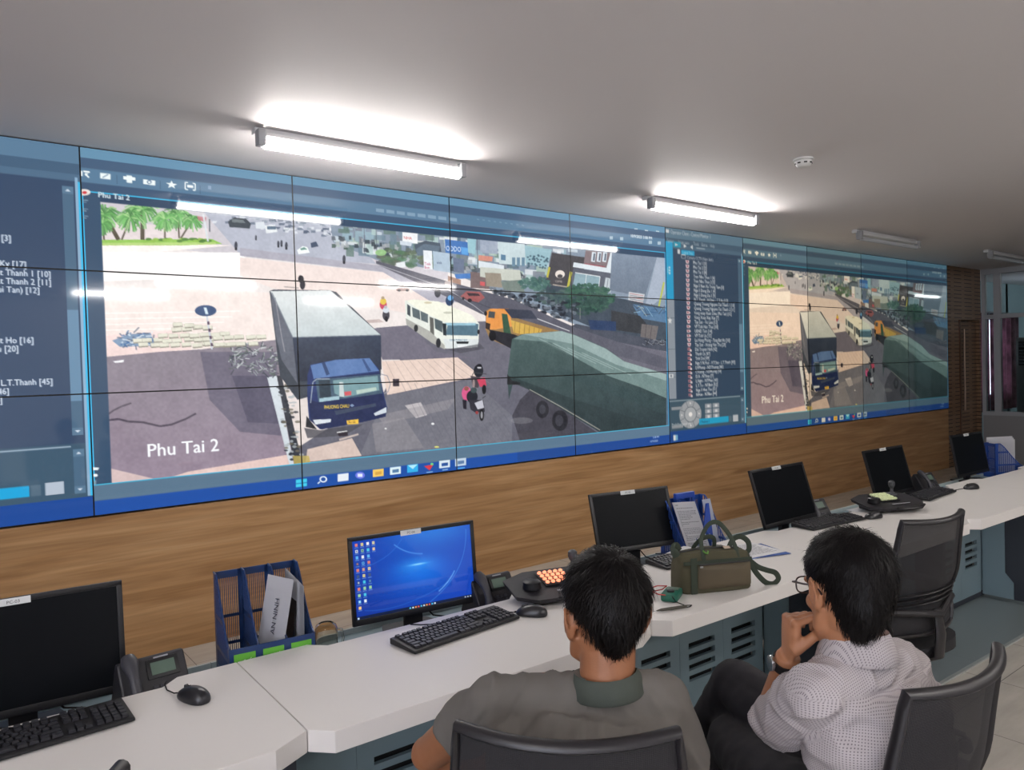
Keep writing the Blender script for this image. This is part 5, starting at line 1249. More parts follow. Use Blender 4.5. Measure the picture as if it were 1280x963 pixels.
# ------------------------------------------------------------------ multimeter
mm = thing('multimeter', 'green multimeter with red and black test leads in front of the olive bag', 'multimeter', (1.425, -2.925, DT), math.radians(-62))
m = MB(); m.box((0, 0, .016), (.062, .105, .030), bev=.010); m.build('case', mat('green_rubber', (20, 92, 74), .45), mm, smooth=True)
m = MB(); m.box((0, .022, .0315), (.044, .036, .002)); m.build('display', M_lcd, mm)
m = MB(); m.lathe((0, -.018, .031), [(.014, 0), (.013, .006), (.0, .0065)], 20); m.build('dial', M_black, mm, smooth=True)
M_red = mat('red_lead', (176, 44, 42), .4)
m = MB(); m.tube([(-.012, -.050, .026), (-.03, -.075, .034), (-.062, -.062, .040), (-.078, -.02, .036), (-.060, .03, .034), (-.03, .052, .03), (-.05, .062, .012), (-.085, .045, .006), (-.10, .0, .004), (-.108, -.05, .006)], .0022, 8); m.build('red_lead', M_red, mm, smooth=True)
m = MB(); m.tube([(-.068, -.018, .034), (-.10, -.06, .016), (-.118, -.088, .007)], [.0048, .0052, .0035], 10); m.cyl((-.118, -.088, .007), (-.128, -.105, .005), .005, .003, 8); m.build('red_probe', mat('pink_red_probe', (196, 84, 74), .4), mm, smooth=True)
m = MB(); m.tube([(.012, -.050, .024), (.03, -.070, .012), (.062, -.075, .004), (.085, -.062, .003), (.082, -.085, .004), (.060, -.110, .005)], .0018, 8); m.build('black_lead', M_blackm, mm, smooth=True)
m = MB(); m.tube([(.072, -.095, .0075), (.03, -.135, .0075), (.0, -.160, .0075)], [.005, .006, .005], 10); m.cyl((.0, -.160, .0075), (-.016, -.173, .006), .0055, .002, 8); m.build('black_probe', mat('olive_black_probe', (62, 58, 48), .5), mm, smooth=True)
m = MB(); m.cyl((-.016, -.173, .006), (-.028, -.183, .005), .001, n=6); m.build('probe_tip', M_steel, mm)
# ------------------------------------------------------------------ office chairs
def mesh_cloth():
    m = bpy.data.materials.new('black_chair_mesh'); m.use_nodes = True; N = m.node_tree.nodes; L = m.node_tree.links; b = N['Principled BSDF']
    tc = N.new('ShaderNodeTexCoord'); w = N.new('ShaderNodeTexWave'); w.wave_type = 'BANDS'; w.bands_direction = 'Z'; w.inputs['Scale'].default_value = 130
    w2 = N.new('ShaderNodeTexWave'); w2.bands_direction = 'X'; w2.inputs['Scale'].default_value = 130
    mx = N.new('ShaderNodeMath'); mx.operation = 'MULTIPLY'
    L.new(tc.outputs['Object'], w.inputs[0]); L.new(tc.outputs['Object'], w2.inputs[0]); L.new(w.outputs['Fac'], mx.inputs[0]); L.new(w2.outputs['Fac'], mx.inputs[1])
    r = N.new('ShaderNodeMapRange'); r.inputs['From Min'].default_value = .55; r.inputs['From Max'].default_value = .75; r.inputs['To Min'].default_value = 1.0; r.inputs['To Max'].default_value = .55
    L.new(mx.outputs[0], r.inputs[0]); L.new(r.outputs[0], b.inputs['Alpha'])
    b.inputs['Base Color'].default_value = (*srgb((26, 25, 29)), 1); b.inputs['Roughness'].default_value = .8; return m
M_mesh = mesh_cloth()
M_chair = mat('chair_frame_black', (30, 28, 31), .38, spec=.5)
M_seat = mat('black_seat_cloth', (24, 24, 28), .9, bump=.3, bscale=700)
def back_pt(u, v, wtop=.388, wmid=.46):
    """backrest surface; u -1..1 across, v 0..1 up; concave to the sitter, leaning back at the top"""
    w = (wmid-.08*(1-min(1, v*2.2))**1.5-(wmid-wtop)*max(0, v-.35)/.65)/2
    y = -.215-.035*v-.055*max(0, v-.55)**1.3+.028*math.exp(-((v-.28)/.16)**2)+.050*u*u
    z = .52+.458*v+.008*u*u*(v > .9)
    return Vector((u*w, y, z))
def chair(label, loc, rz, arms=True):
    t = thing('office_chair', label, 'office chair', loc, rz, group='black mesh office chairs')
    for k in range(5):
        a = k*2*PI/5+.3; c, s = math.cos(a), math.sin(a); m = MB()
        m.tube([(0, 0, .10), (c*.10, s*.10, .098), (c*.20, s*.20, .085), (c*.29, s*.29, .068)], [.030, .025, .020, .015], 10, flat=(1, .7)); lg = m.build('base_arm', M_chair, t, smooth=True)
        m = MB()
        for q in (-1, 1): m.cyl((c*.29-s*(q*.006), s*.29+c*(q*.006), .027), (c*.29-s*(q*.024), s*.29+c*(q*.024), .027), .026, n=18)
        m.cyl((c*.29, s*.29, .03), (c*.29, s*.29, .062), .008); m.build('caster', M_blackm, lg, smooth=True)
    m = MB(); m.cyl((0, 0, .08), (0, 0, .26), .030); m.cyl((0, 0, .26), (0, 0, .40), .016); m.build('gas_lift', M_blackm, t, smooth=True)
    m = MB(); m.box((0, -.01, .405), (.18, .22, .03), bev=.008); m.cyl((.08, 0, .405), (.22, .02, .40), .006); m.build('tilt_mechanism', M_blackm, t, smooth=True)
    m = MB(); tt = bmesh.new(); bmesh.ops.create_cube(tt, size=1); bmesh.ops.subdivide_edges(tt, edges=tt.edges[:], cuts=9, use_grid_fill=True)
    for v in tt.verts:
        x, y, z = v.co*2; k = max(abs(x), abs(y))/((abs(x)**4+abs(y)**4)**.25+1e-6)
        v.co = Vector((x*k*.245, .02+y*k*.235, .445+z*.026*(1-.5*k*k*0)-(.030*max(0, y-.6)/.4)-.010*(1-x*x)*(1 if z > 0 else 0)))
    m._merge(tt); m.build('seat', M_seat, t, smooth=80)
    # back: outer frame, mesh, lumbar bands, spine
    m = MB(); P = [back_pt(-1, v) for v in np.linspace(.0, 1, 16)]+[back_pt(u, 1) for u in np.linspace(-.8, .8, 11)]+[back_pt(1, v) for v in np.linspace(1, 0, 16)]+[back_pt(u, 0) for u in np.linspace(.7, -.7, 7)]
    m.tube(P, .0115, 10, closed=True, flat=(1.2, .8)); m.build('back_frame', M_chair, t, smooth=True)
    m = MB(); m.grid(lambda u, v: back_pt(u*2-1, v), 24, 30); m.build('back_mesh', M_mesh, t, smooth=80)
    for k in range(3):
        m = MB(); v = .26+.045*k; m.tube([back_pt(u, v)+Vector((0, -.008, 0)) for u in np.linspace(-.97, .97, 15)], .006, 8, flat=(.4, 1.5, (0, 1, .1))); m.build('lumbar_band', M_chair, t, smooth=True)
    m = MB(); m.tube([(0, -.05, .40), (0, -.17, .395), (0, -.235, .43), (0, -.245, .52), (0, -.232, .62)], [.022, .024, .022, .02, .014], 10, flat=(1.4, .7)); m.tube([back_pt(-.95, .22)+Vector((0, -.012, 0)), (0, -.245, .60), back_pt(.95, .22)+Vector((0, -.012, 0))], .014, 8); m.build('back_support', M_chair, t, smooth=True)
    if arms:
        for sx in (-1, 1):
            m = MB(); m.tube([(sx*.17, -.02, .415), (sx*.258, -.02, .425), (sx*.266, -.03, .50), (sx*.266, -.03, .63)], [.016, .016, .016, .017], 10, flat=(1.5, .7)); ar = m.build('armrest', M_chair, t, smooth=True)
            m = MB(); m.box((sx*.266, -.01, .645), (.060, .23, .028), bev=.012); m.build('arm_pad', M_soft, ar, smooth=True)
    return t
ch1 = chair('black mesh office chair in which the man in the grey polo sits', (.298, -3.621, 0), -math.radians(44.6))
ch2 = copy_tree(ch1, (.920, -3.890, 0), -math.radians(2.5), 'black mesh office chair of the man in the white shirt')
ch3 = copy_tree(ch1, (2.46, -3.20, 0), -math.radians(9), 'empty black mesh office chair beyond the man in the white shirt')
ch4 = copy_tree(ch1, (-.765, -3.290, 0), math.radians(28), 'black mesh office chair of which only the back corner shows at the lower left edge')
ch5 = copy_tree(ch1, (5.40, -3.10, 0), math.radians(10), 'black mesh office chair just cut off by the right picture edge')
# ------------------------------------------------------------------ people
def skin_mat(name, c):
    m = mat(name, c, .5, spec=.35, bump=.15, bscale=260, vary=.06, vscale=14)
    b = m.node_tree.nodes['Principled BSDF']
    b.inputs['Subsurface Weight'].default_value = .08; b.inputs['Subsurface Radius'].default_value = (.012, .005, .003); b.inputs['Subsurface Scale'].default_value = .4
    return m
def frame(center, yaw=0, pitch=0, roll=0):
    return Matrix.Translation(Vector(center)) @ Matrix.Rotation(yaw, 4, 'Z') @ Matrix.Rotation(pitch, 4, 'X') @ Matrix.Rotation(roll, 4, 'Y')
def head_shapes(m, T, k=1.0):
    """head in its own frame: x right, y forward, z up; eye line at z 0"""
    P = lambda *p: T @ (Vector(p)*k)
    R3 = T.to_3x3()
    def ball(c, r, rot=None, **kw): m.ball(P(*c), tuple(q*k for q in r), M4=(R3 @ rot if rot is not None else R3).to_4x4(), **kw)
    ball((0, -.012, .022), (.074, .094, .093), seg=28, rings=20)
    ball((0, .030, -.040), (.060, .060, .078), seg=24, rings=16)
    ball((0, .000, -.045), (.062, .066, .060))
    m.tube([P(-.061, -.005, -.035), P(-.052, .028, -.082), P(-.022, .066, -.106), P(.022, .066, -.106), P(.052, .028, -.082), P(.061, -.005, -.035)], [q*k for q in (.016, .017, .018, .018, .017, .016)], 12)
    ball((0, .068, -.106), (.022, .016, .014))                                    # chin
    m.tube([P(0, .084, .010), P(0, .096, -.012), P(0, .108, -.034)], [.007*k, .009*k, .0125*k], 10)   # nose
    for s in (-1, 1):
        ball((s*.010, .098, -.038), (.009, .010, .008))
        ball((s*.034, .070, .012), (.024, .016, .011))                           # brow
        ball((s*.031, .074, -.004), (.014, .011, .009))                          # lids
        ball((s*.042, .056, -.034), (.020, .022, .020))                          # cheek
        # ear: rim, lobe and hollow
        rot = Matrix.Rotation(s*-.35, 3, 'Z') @ Matrix.Rotation(-.18, 3, 'X')
        ball((s*.081, -.010, -.016), (.007, .018, .031), rot)
        m.tube([P(s*.078, .006, -.012), P(s*.085, .004, .010), P(s*.092, -.012, .019), P(s*.095, -.026, .006), P(s*.091, -.026, -.014), P(s*.083, -.014, -.036), P(s*.077, -.002, -.048)], [q*k for q in (.0035, .004, .0045, .0045, .004, .005, .006)], 8)
    m.tube([P(-.024, .088, -.064), P(-.008, .096, -.061), P(.008, .096, -.061), P(.024, .088, -.064)], [.004*k, .006*k, .006*k, .004*k], 8)
    m.tube([P(-.022, .087, -.071), P(0, .094, -.074), P(.022, .087, -.071)], [.004*k, .0065*k, .004*k], 8)
def hand_shapes(m, wrist, d, n, s, curl, k=1.0, thumb=(.5, .7, .35), spread=0.02, thumb_bend=.3):
    """d along the palm, n out of the palm, s to the thumb side"""
    d, n, s, W = Vector(d).normalized(), Vector(n).normalized(), Vector(s).normalized(), Vector(wrist)
    m.tube([W-d*.01*k, W+d*.03*k, W+d*.065*k, W+d*.088*k], [.024*k, .034*k, .040*k, .036*k], 16, flat=(1.0, .42, n))
    m.ball(W+d*.035*k+s*.022*k+n*.010*k, .018*k); m.ball(W+d*.035*k-s*.020*k+n*.006*k, .016*k)
    for i, (off, L, r) in enumerate(((.030, .074, .0090), (.0105, .083, .0095), (-.0095, .077, .0090), (-.028, .060, .0080))):
        b = W+d*(.086-(.006 if i == 3 else .002 if i != 1 else 0))*k+s*off*k
        m.ball(b-n*.004*k, r*1.25*k, seg=10, rings=8)
        a = 0.0; P = [b-d*.03*k, b]; R_ = [r*1.15*k, r*1.1*k]; cur = b; dd = (d+s*(spread*(1.5-i))).normalized()
        c = curl[i] if isinstance(curl[0], (list, tuple)) else curl
        for q, (f, ang) in enumerate(zip((.46, .30, .24), c)):
            a += ang; v = dd*math.cos(a)+n*math.sin(a); mid = cur+v*L*f*k*.5; cur = cur+v*L*f*k
            P += [mid, cur]; R_ += [r*(1-.07*q)*k*.96, r*(1.0-.08*q)*k]
        R_[-1] *= .8; m.tube(P, R_, 10); m.ball(cur, R_[-1]*1.04, seg=10, rings=8)
    t = (d*thumb[0]+s*thumb[1]+n*thumb[2]).normalized(); b = W+d*.018*k+s*.022*k
    j1 = b+t*.040*k; t2 = (t+d*thumb_bend+n*.12).normalized(); j2 = j1+t2*.032*k; t3 = (t2+d*thumb_bend*.8-s*.15).normalized(); j3 = j2+t3*.024*k
    m.tube([b, j1, j2, j3], [.016*k, .0125*k, .0108*k, .0085*k], 12); m.ball(j3, .0085*k, seg=10, rings=8)
def wrinkle(o, amp, fn):
    me = o.data; n = len(me.vertices); co = np.empty(n*3, np.float32); me.vertices.foreach_get('co', co); co = co.reshape(-1, 3)
    no = np.empty(n*3, np.float32); me.vertex_normals.foreach_get('vector', no); no = no.reshape(-1, 3)
    h = np.array([fn(Vector(c)) for c in co], np.float32)
    co += no*h[:, None]*amp; me.vertices.foreach_set('co', co.ravel()); me.update()
def hair_mesh(T, k, shape, keep, name, m_, parent, strands=5000, seed=1, length=.030, crown=(.0, -.03, .1), lift=.15):
    """cap over the skull with short strands; shape(dir)->point in the head frame, keep(point)->bool"""
    mb = MB(); t_ = bmesh.new(); bmesh.ops.create_uvsphere(t_, u_segments=72, v_segments=48, radius=1)
    for v in t_.verts: 
        p = shape(v.co.normalized()); q = noise.noise(p*42)*.0035+noise.noise(p*90)*.0020; v.co = p*(1+q/p.length)
    bmesh.ops.delete(t_, geom=[f for f in t_.faces if not keep(f.calc_center_median())], context='FACES')
    surf = [(f.calc_center_median().copy(), f.normal.copy(), f.calc_area()) for f in t_.faces]
    g = bmesh.ops.solidify(t_, geom=t_.faces[:], thickness=.012)
    for v in t_.verts: v.co = T @ (v.co*k)
    mb._merge(t_)
    R = random.Random(seed); cr = Vector(crown); tot = [a for _, _, a in surf]
    for _ in range(strands):
        c, n, _a = R.choices(surf, tot)[0]
        n = n if n.dot(c) > 0 else -n
        fl = (c-cr); fl = fl-n*fl.dot(n)
        if fl.length < 1e-4: fl = Vector((1, 0, 0))
        fl = (fl.normalized()+Vector((R.gauss(0, .35), R.gauss(0, .35), R.gauss(0, .25)))).normalized(); fl = (fl-n*fl.dot(n)).normalized()
        L = length*R.uniform(.5, 1.1)*(.45 if c.y > .015 and c.z < .09 else 1); sd = n.cross(fl)*R.uniform(.0007, .0013); li = lift*R.uniform(.2, 1.6)
        p0 = c+Vector((R.gauss(0, .002), R.gauss(0, .002), R.gauss(0, .002))); p1 = p0+fl*L*.5+n*L*li*.5; p2 = p0+fl*L*.95+n*L*li*.55+Vector((0, 0, -L*.12))
        V = [T @ (q*k) for q in (p0-sd, p0+sd, p1+sd*.8, p1-sd*.8, p2)]
        V = [mb.bm.verts.new(q) for q in V]; mb.bm.faces.new(V[:4]); mb.bm.faces.new((V[3], V[2], V[4]))
    return mb.build(name, m_, parent, smooth=80)
M_hair = mat('black_hair', (15, 12, 12), .52, spec=.18)
M_trous = mat('dark_trouser_cloth', (21, 19, 25), .9, bump=.2, bscale=600)
M_shoe = mat('black_shoe_leather', (22, 20, 20), .35)
def ribs(a, b, n=8):
    return [Vector(a).lerp(Vector(b), i/n) for i in range(n+1)]
def legs(body, trous, par, hips, knees, ankles, toes):
    for h, kn, an, to in zip(hips, knees, ankles, toes):
        h, kn, an, to = map(Vector, (h, kn, an, to))
        body.tube([h, h.lerp(kn, .5), kn, kn.lerp(an, .35), an], [.080, .068, .052, .050, .036], 14); body.tube([an, an.lerp(to, .5)-Vector((0, 0, .01)), to], [.036, .032, .024], 12, flat=(1, .8))
        trous.tube([h+Vector((0, -.03, 0)), h.lerp(kn, .5), kn], [.100, .088, .070], 18); trous.ball(kn, .071); trous.tube([kn, kn.lerp(an, .3), kn.lerp(an, .88)], [.070, .066, .060], 18)
        d = (to-an); d.z = 0; d.normalize()
        m = MB(); m.tube([an-d*.045+Vector((0, 0, -.045)), an+d*.02+Vector((0, 0, -.030)), an+d*.10+Vector((0, 0, -.045)), an+d*.19+Vector((0, 0, -.062)), an+d*.235+Vector((0, 0, -.066))], [.036, .044, .042, .036, .018], 16, flat=(1, .85))
        m.build('shoe', M_shoe, par, smooth=80)

# ---------- man in the grey polo, seen from behind
M_skin1 = skin_mat('warm_skin', (150, 100, 70)); M_polo = mat('grey_olive_jersey', (98, 94, 89), .85, bump=.25, bscale=900, vary=.05, vscale=6); M_collar = mat('ribbed_collar_cloth', (64, 70, 63), .85, bump=.3, bscale=1200)
m1_ = thing('person', 'man with thick black hair in a grey-olive polo shirt, seen from behind, sitting', 'person', (.298, -3.621, 0), -math.radians(44.6))
H1 = frame((.072, .012, 1.116), math.radians(21), math.radians(-3), math.radians(2))
SL, SR, EL, ER, WL, WRr = (-.158, -.012, .932), (.180, .022, .928), (-.338, .140, .745), (.262, .125, .68), (-.115, .315, .640), (.05, .345, .640)
b = MB(); head_shapes(b, H1, .98)
b.tube([(.078, .005, 1.06), (.074, -.018, 1.0), (.066, -.012, .93)], [.056, .056, .060], 20)
b.tube([(.0, -.01, .52), (.01, -.06, .66), (.02, -.05, .82), (.03, -.03, .90)], [.125, .120, .135, .105], 24, flat=(1.15, .72, (0, 1, .01)))
b.tube([SL, (-.07, -.02, .945), (.10, 0, .945), SR], [.048, .055, .055, .048], 14)
for S_, E_, W_ in ((SL, EL, WL), (SR, ER, WRr)):
    S_, E_, W_ = Vector(S_), Vector(E_), Vector(W_)
    b.tube([S_, S_.lerp(E_, .35), S_.lerp(E_, .7), E_], [.048, .050, .044, .038], 16); b.ball(E_, .040); b.tube([E_, E_.lerp(W_, .3), E_.lerp(W_, .75), W_], [.040, .043, .031, .026], 16)
hand_shapes(b, WL, (.62, .42, -.12), (.1, -.35, -1), (.45, .75, 0), (.5, .6, .4)); hand_shapes(b, WRr, (-.62, .40, -.10), (-.1, -.35, -1), (-.45, .75, 0), (.5, .6, .4))
t = MB()
legs(b, t, m1_, ((-.10, .02, .565), (.10, .02, .565)), ((-.15, .43, .53), (.15, .43, .53)), ((-.16, .45, .115), (.16, .45, .115)), ((-.18, .60, .05), (.18, .60, .05)))
t.tube([(0, -.06, .53), (0, .02, .565)], [.10, .12], 20, flat=(1.5, .9)); t.box((0, -.01, .60), (.30, .20, .10), bev=.04)
o = remesh(b.build('body', M_skin1, m1_), .0042, 5); remesh(t.build('trousers', M_trous, m1_), .008, 6)
# polo: yoke, chest and loose short sleeves
p = MB()
p.tube([(.0, -.02, .56), (.01, -.065, .66), (.02, -.062, .78), (.025, -.05, .87), (.03, -.030, .915)], [.150, .150, .168, .170, .135], 36, flat=(1.12, .74, (0, 1, .01)))
p.tube([(-.163, -.014, .932), (-.08, -.030, .940), (.00, -.028, .944), (.068, -.024, .946), (.12, -.004, .944), (.184, .018, .928)], [.058, .062, .062, .062, .062, .058], 24)
for S_, E_, f, e in ((SL, EL, .50, .060), (SR, ER, .60, .062)):
    S_, E_ = Vector(S_), Vector(E_)
    p.ball(S_, .061, seg=24, rings=16); p.tube([S_, S_.lerp(E_, .25), S_.lerp(E_, f)], [.060, .059, e], 26)
p.ball((.03, -.060, .895), (.135, .085, .060)); p.ball((-.09, -.05, .90), (.09, .075, .05)); p.ball((.13, -.035, .89), (.08, .075, .05))
o = remesh(p.build('polo_shirt', M_polo, m1_), .0055, 16)
def folds1(c):
    x, y, z = c
    s = 1 if x > .03 else -1
    u = x*s+.55*z                       # folds fan down from the collar to the armpits
    a = noise.noise(Vector((u*30, y*14, z*5+s*7)))*1.0+noise.noise(Vector((x*55, y*30, z*12)))*.35
    r1 = 1-abs(noise.noise(Vector((u*17+3*s, y*9, z*4+2))))*3.2
    return a*.8+max(0, r1)*1.0
wrinkle(o, .0062, folds1)
m = MB()   # turned-down collar
N_ = 40; rows = []
for j, (r, z) in enumerate(((.060, 1.006), (.064, 1.014), (.071, 1.004), (.081, .976), (.078, .970), (.062, .988))):
    ring = []
    for i in range(N_):
        a = 2*PI*i/N_; front = max(0, math.sin(a-math.radians(31)*0))
        ring.append(m.bm.verts.new((.070+r*math.cos(a), -.020+r*1.02*math.sin(a), z-.030*front+.012*math.cos(a)*.3)))
    rows.append(ring)
for A, B in zip(rows, rows[1:]+rows[:1]):
    for i in range(N_): m.bm.faces.new((A[i], A[(i+1) % N_], B[(i+1) % N_], B[i]))
m.build('collar', M_collar, m1_, smooth=80)
def hshape1(d):
    x, y, z = d
    r = Vector((.088*x, .108*y-.014, .104*z+.030 if z > 0 else .108*z+.030))
    if z < .25: r.x *= 1-.30*min(1, (.25-z)/.9)
    return r
def hkeep1(p):
    if p.y > .052 and p.z < .060: return False
    if p.z < -.085+.5*max(0, p.y+.02): return False
    if abs(p.x) > .050 and p.y > -.036 and p.z < .018 and not (p.y > .010 and p.y < .030 and p.z > -.020): return False
    if p.y > -.036 and p.z < -.02: return False
    return True
hair_mesh(H1, 1.0, hshape1, hkeep1, 'hair', M_hair, m1_, 7000, 3, .032, (.01, -.055, .125), .22)

# ---------- man in the white shirt, hand at his chin
M_skin2 = skin_mat('warm_skin_second', (168, 116, 84))
def woven_shirt():
    m = bpy.data.materials.new('white_woven_cloth'); m.use_nodes = True; N = m.node_tree.nodes; L = m.node_tree.links; b = N['Principled BSDF']
    tc = N.new('ShaderNodeAttribute'); tc.attribute_name = 'weave'; sp = N.new('ShaderNodeSeparateXYZ'); L.new(tc.outputs['Vector'], sp.inputs[0])
    def w(o_, a, k):
        q = N.new('ShaderNodeMath'); q.operation = 'MULTIPLY'; q.inputs[1].default_value = k; L.new(o_, q.inputs[0])
        s_ = N.new('ShaderNodeMath'); s_.operation = 'SINE'; L.new(q.outputs[0], s_.inputs[0]); return s_.outputs[0]
    mu = N.new('ShaderNodeMath'); mu.operation = 'MINIMUM'; L.new(w(sp.outputs[0], 0, 2*PI/.0050), mu.inputs[0]); L.new(w(sp.outputs[1], 0, 2*PI/.0050), mu.inputs[1])
    r = N.new('ShaderNodeValToRGB'); r.color_ramp.elements[0].position = .05; r.color_ramp.elements[0].color = (*srgb((180, 172, 172)), 1); r.color_ramp.elements[1].position = .55; r.color_ramp.elements[1].color = (*srgb((112, 104, 110)), 1)
    L.new(mu.outputs[0], r.inputs[0]); L.new(r.outputs[0], b.inputs['Base Color']); b.inputs['Roughness'].default_value = .8
    return m
M_shirt = woven_shirt()
m2_ = thing('person', 'man with black hair and glasses in a white patterned shirt, seated, hand at his chin', 'person', (.920, -3.890, 0), -math.radians(2.5))
H2 = frame((-.094, -.042, 1.134), math.radians(-24), math.radians(-12), math.radians(4))
SL, SR, EL, ER, WL, WRr = (-.185, -.022, .918), (.128, -.042, .886), (-.068, .172, .745), (.250, .08, .66), (-.126, .084, .955), (.19, .26, .715)
b = MB(); head_shapes(b, H2, 1.0)
b.tube([(-.098, -.030, 1.085), (-.082, -.048, 1.02), (-.055, -.035, .94)], [.057, .057, .062], 20)
b.tube([(.0, .01, .52), (.0, -.06, .64), (-.02, -.065, .80), (-.035, -.045, .88)], [.125, .120, .130, .105], 24, flat=(1.1, .74, (0, 1, .01)))
b.tube([SL, (-.10, -.04, .94), (.04, -.045, .93), SR], [.048, .055, .055, .048], 14)
for S_, E_, W_ in ((SL, EL, WL), (SR, ER, WRr)):
    S_, E_, W_ = Vector(S_), Vector(E_), Vector(W_)
    b.tube([S_, S_.lerp(E_, .35), S_.lerp(E_, .7), E_], [.048, .047, .042, .037], 16); b.ball(E_, .038); b.tube([E_, E_.lerp(W_, .3), E_.lerp(W_, .75), W_], [.039, .042, .031, .027], 16)
hand_shapes(b, WL, (.06, -.10, 1.0), (.82, -.56, .0), (-.56, -.82, 0), ((1.25, .9, .5), (1.3, 1.0, .5), (1.35, 1.1, .6), (1.4, 1.1, .6)), 1.0, thumb=(.75, .35, .75), thumb_bend=.25)
hand_shapes(b, WRr, (-.10, .95, -.12), (0, -.1, -1), (-.95, -.1, 0), (.35, .5, .3))
t = MB()
legs(b, t, m2_, ((-.09, .06, .575), (.10, .06, .60)), ((.085, .42, .560), (.150, .455, .695)), ((.12, .44, .115), (.175, .70, .300)), ((.12, .60, .05), (.18, .85, .26)))
t.tube([(0, -.06, .53), (0, .04, .585)], [.10, .12], 20, flat=(1.5, .9)); t.box((0, .0, .61), (.30, .22, .10), bev=.04)
o = remesh(b.build('body', M_skin2, m2_), .0040, 4); o = remesh(t.build('trousers', M_trous, m2_), .008, 6)
wrinkle(o, .006, lambda c: noise.noise(Vector((c.x*14, c.y*6, c.z*14)))+.5*noise.noise(c*34))
p = MB()
p.tube([(.0, .0, .545), (.0, -.062, .64), (-.018, -.068, .76), (-.030, -.060, .85), (-.035, -.045, .90)], [.158, .160, .170, .168, .130], 36, flat=(1.10, .78, (0, 1, .01)))
p.ball((-.03, -.068, .88), (.135, .085, .060)); p.ball((-.12, -.055, .885), (.08, .072, .05)); p.ball((.07, -.06, .870), (.085, .075, .05))
p.tube([(-.188, -.024, .920), (-.12, -.045, .938), (-.055, -.052, .942), (.04, -.050, .928), (.126, -.042, .893)], [.058, .062, .066, .064, .060], 24)
for S_, E_, f, e in ((SL, EL, .84, .068), (SR, ER, .80, .072)):
    S_, E_ = Vector(S_), Vector(E_)
    p.ball(S_, .063, seg=24, rings=16); p.tube([S_, S_.lerp(E_, .3), S_.lerp(E_, f)], [.062, .063, e], 26)
o = remesh(p.build('shirt', M_shirt, m2_), .0055, 14)
def weave(o, axes, centre=(-.02, -.05)):
    """cloth coordinates: around and along the sleeves, around and up the trunk"""
    me = o.data; at = me.attributes.new('weave', 'FLOAT_VECTOR', 'POINT'); out = []
    for v in me.vertices:
        c = v.co; best = None
        for S_, E_, r in axes:
            ax = (E_-S_); L = ax.length; ax = ax/L; t = (c-S_).dot(ax); q = c-S_-ax*t
            if t > .015 and q.length < r*1.15:
                u = ax.cross(Vector((0, 0, 1))).normalized(); w = ax.cross(u); best = (math.atan2(q.dot(w), q.dot(u))*.064, t, 0)
        if best is None: best = (math.atan2(c.x-centre[0], -(c.y-centre[1]))*.15, c.z+.25*(c.y+.06)*0, 0) if c.z < .93 else (c.x, c.y+c.z*.6, 0)
        out += best
    at.data.foreach_set('vector', out)
def folds2(c):
    x, y, z = c
    a = noise.noise(Vector((x*14+z*12, y*12, z*20-x*10)))+noise.noise(Vector((x*30, y*30, z*34+x*14)))*.4
    r1 = 1-abs(noise.noise(Vector((x*9+z*7+3, y*9, z*15-x*12+2))))*3.2
    return a*.7+max(0, r1)*1.1
wrinkle(o, .0080, folds2)
weave(o, [(Vector(SL), Vector(EL), .075), (Vector(SR), Vector(ER), .075)])
m = MB(); rows = []
for j, (r, z) in enumerate(((.062, 1.034), (.066, 1.040), (.075, 1.020), (.085, .982), (.082, .976), (.064, 1.000))):
    ring = []
    for i in range(N_):
        a = 2*PI*i/N_; front = max(0, math.sin(a)); ring.append(m.bm.verts.new((-.068+r*math.cos(a), -.043+r*1.03*math.sin(a), z-.040*front-.008*math.cos(a))))
    rows.append(ring)
for A, B in zip(rows, rows[1:]+rows[:1]):
    for i in range(N_): m.bm.faces.new((A[i], A[(i+1) % N_], B[(i+1) % N_], B[i]))
weave(m.build('collar', M_shirt, m2_, smooth=80), [], (-.068, -.043))
def hshape2(d):
    x, y, z = d
    r = Vector((.085*x, .106*y-.016, .094*z+.030 if z > 0 else .140*z+.030))
    if z < .2: r.x *= 1-.24*min(1, (.2-z)/.9)
    return r
def hkeep2(p):
    if p.y > .050 and p.z < .058: return False
    if p.z < -.112+.6*max(0, p.y+.05): return False
    if abs(p.x) > .050 and p.y > -.034 and p.z < .016 and not (p.y > .010 and p.y < .040 and p.z > -.024): return False
    if p.y > -.034 and p.z < -.02: return False
    return True
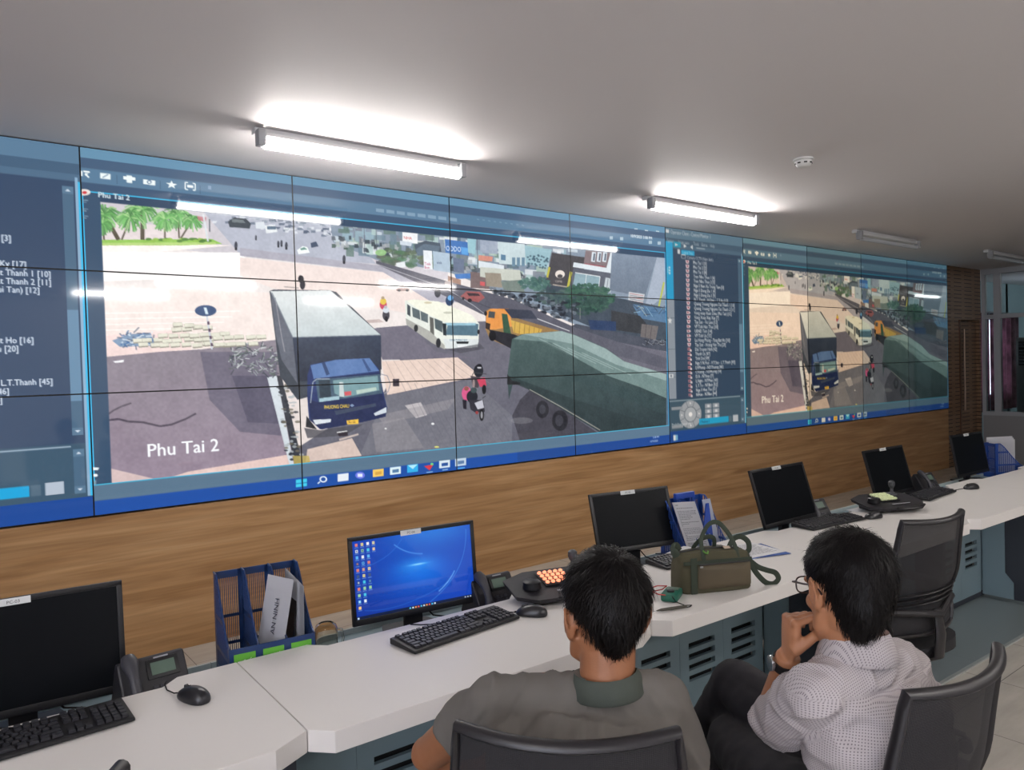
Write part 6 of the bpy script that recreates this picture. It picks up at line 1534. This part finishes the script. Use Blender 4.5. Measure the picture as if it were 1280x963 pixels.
hair_mesh(H2, 1.0, hshape2, hkeep2, 'hair', M_hair, m2_, 7000, 9, .034, (.012, -.055, .120), .22)
# glasses
gl = MB(); P = lambda *q: H2 @ Vector(q); M_gl = mat('brown_spectacle_frame', (52, 34, 30), .3)
for s in (-1, 1):
    gl.tube([P(s*.033+.025*math.copysign(abs(math.cos(a))**.6, math.cos(a)), .103, -.002+.018*math.copysign(abs(math.sin(a))**.6, math.sin(a))) for a in [2*PI*i/24 for i in range(24)]], .0018, 8, closed=True)
    gl.tube([P(s*.058, .101, .006), P(s*.076, .086, .006), P(s*.082, .03, .004), P(s*.081, -.012, .004), P(s*.080, -.030, -.014)], .0022, 8)
gl.tube([P(-.009, .103, .004), P(0, .108, .007), P(.009, .103, .004)], .0018, 8)
gl.build('eyeglasses', M_gl, m2_, smooth=80)
# wristwatch
E_, W_ = Vector(EL), Vector(WL); ax = (W_-E_).normalized(); c = E_.lerp(W_, .90); u1 = ax.cross(Vector((0, 0, 1))).normalized(); u2 = ax.cross(u1)
m = MB(); ring = [c+u1*math.cos(a)*.0315+u2*math.sin(a)*.0315 for a in [2*PI*i/28 for i in range(28)]]
m.tube(ring, .010, 8, closed=True, flat=(.22, 1.0, ax)) if False else None
rings = []
for dz, r in ((-.010, .0300), (-.010, .0335), (.010, .0325), (.010, .029)):
    rings.append([m.bm.verts.new(c+ax*dz+u1*math.cos(a)*r+u2*math.sin(a)*r) for a in [2*PI*i/32 for i in range(32)]])
for A, B in zip(rings, rings[1:]+rings[:1]):
    for i in range(32): m.bm.faces.new((A[i], A[(i+1) % 32], B[(i+1) % 32], B[i]))
wt = m.build('watch_strap', mat('black_leather_strap', (20, 19, 22), .5), m2_, smooth=80)
wd = (Vector((-.75, .45, .1))-ax*Vector((-.75, .45, .1)).dot(ax)).normalized()
m = MB(); q = wd.to_track_quat('Z', 'X').to_matrix(); m.lathe(c+wd*.031, [(.017, 0), (.0185, .003), (.0175, .008), (.0, .0085)], 24, M4=q); m.build('watch_case', mat('polished_steel', (200, 202, 206), .18, 1.0), m2_, smooth=True)
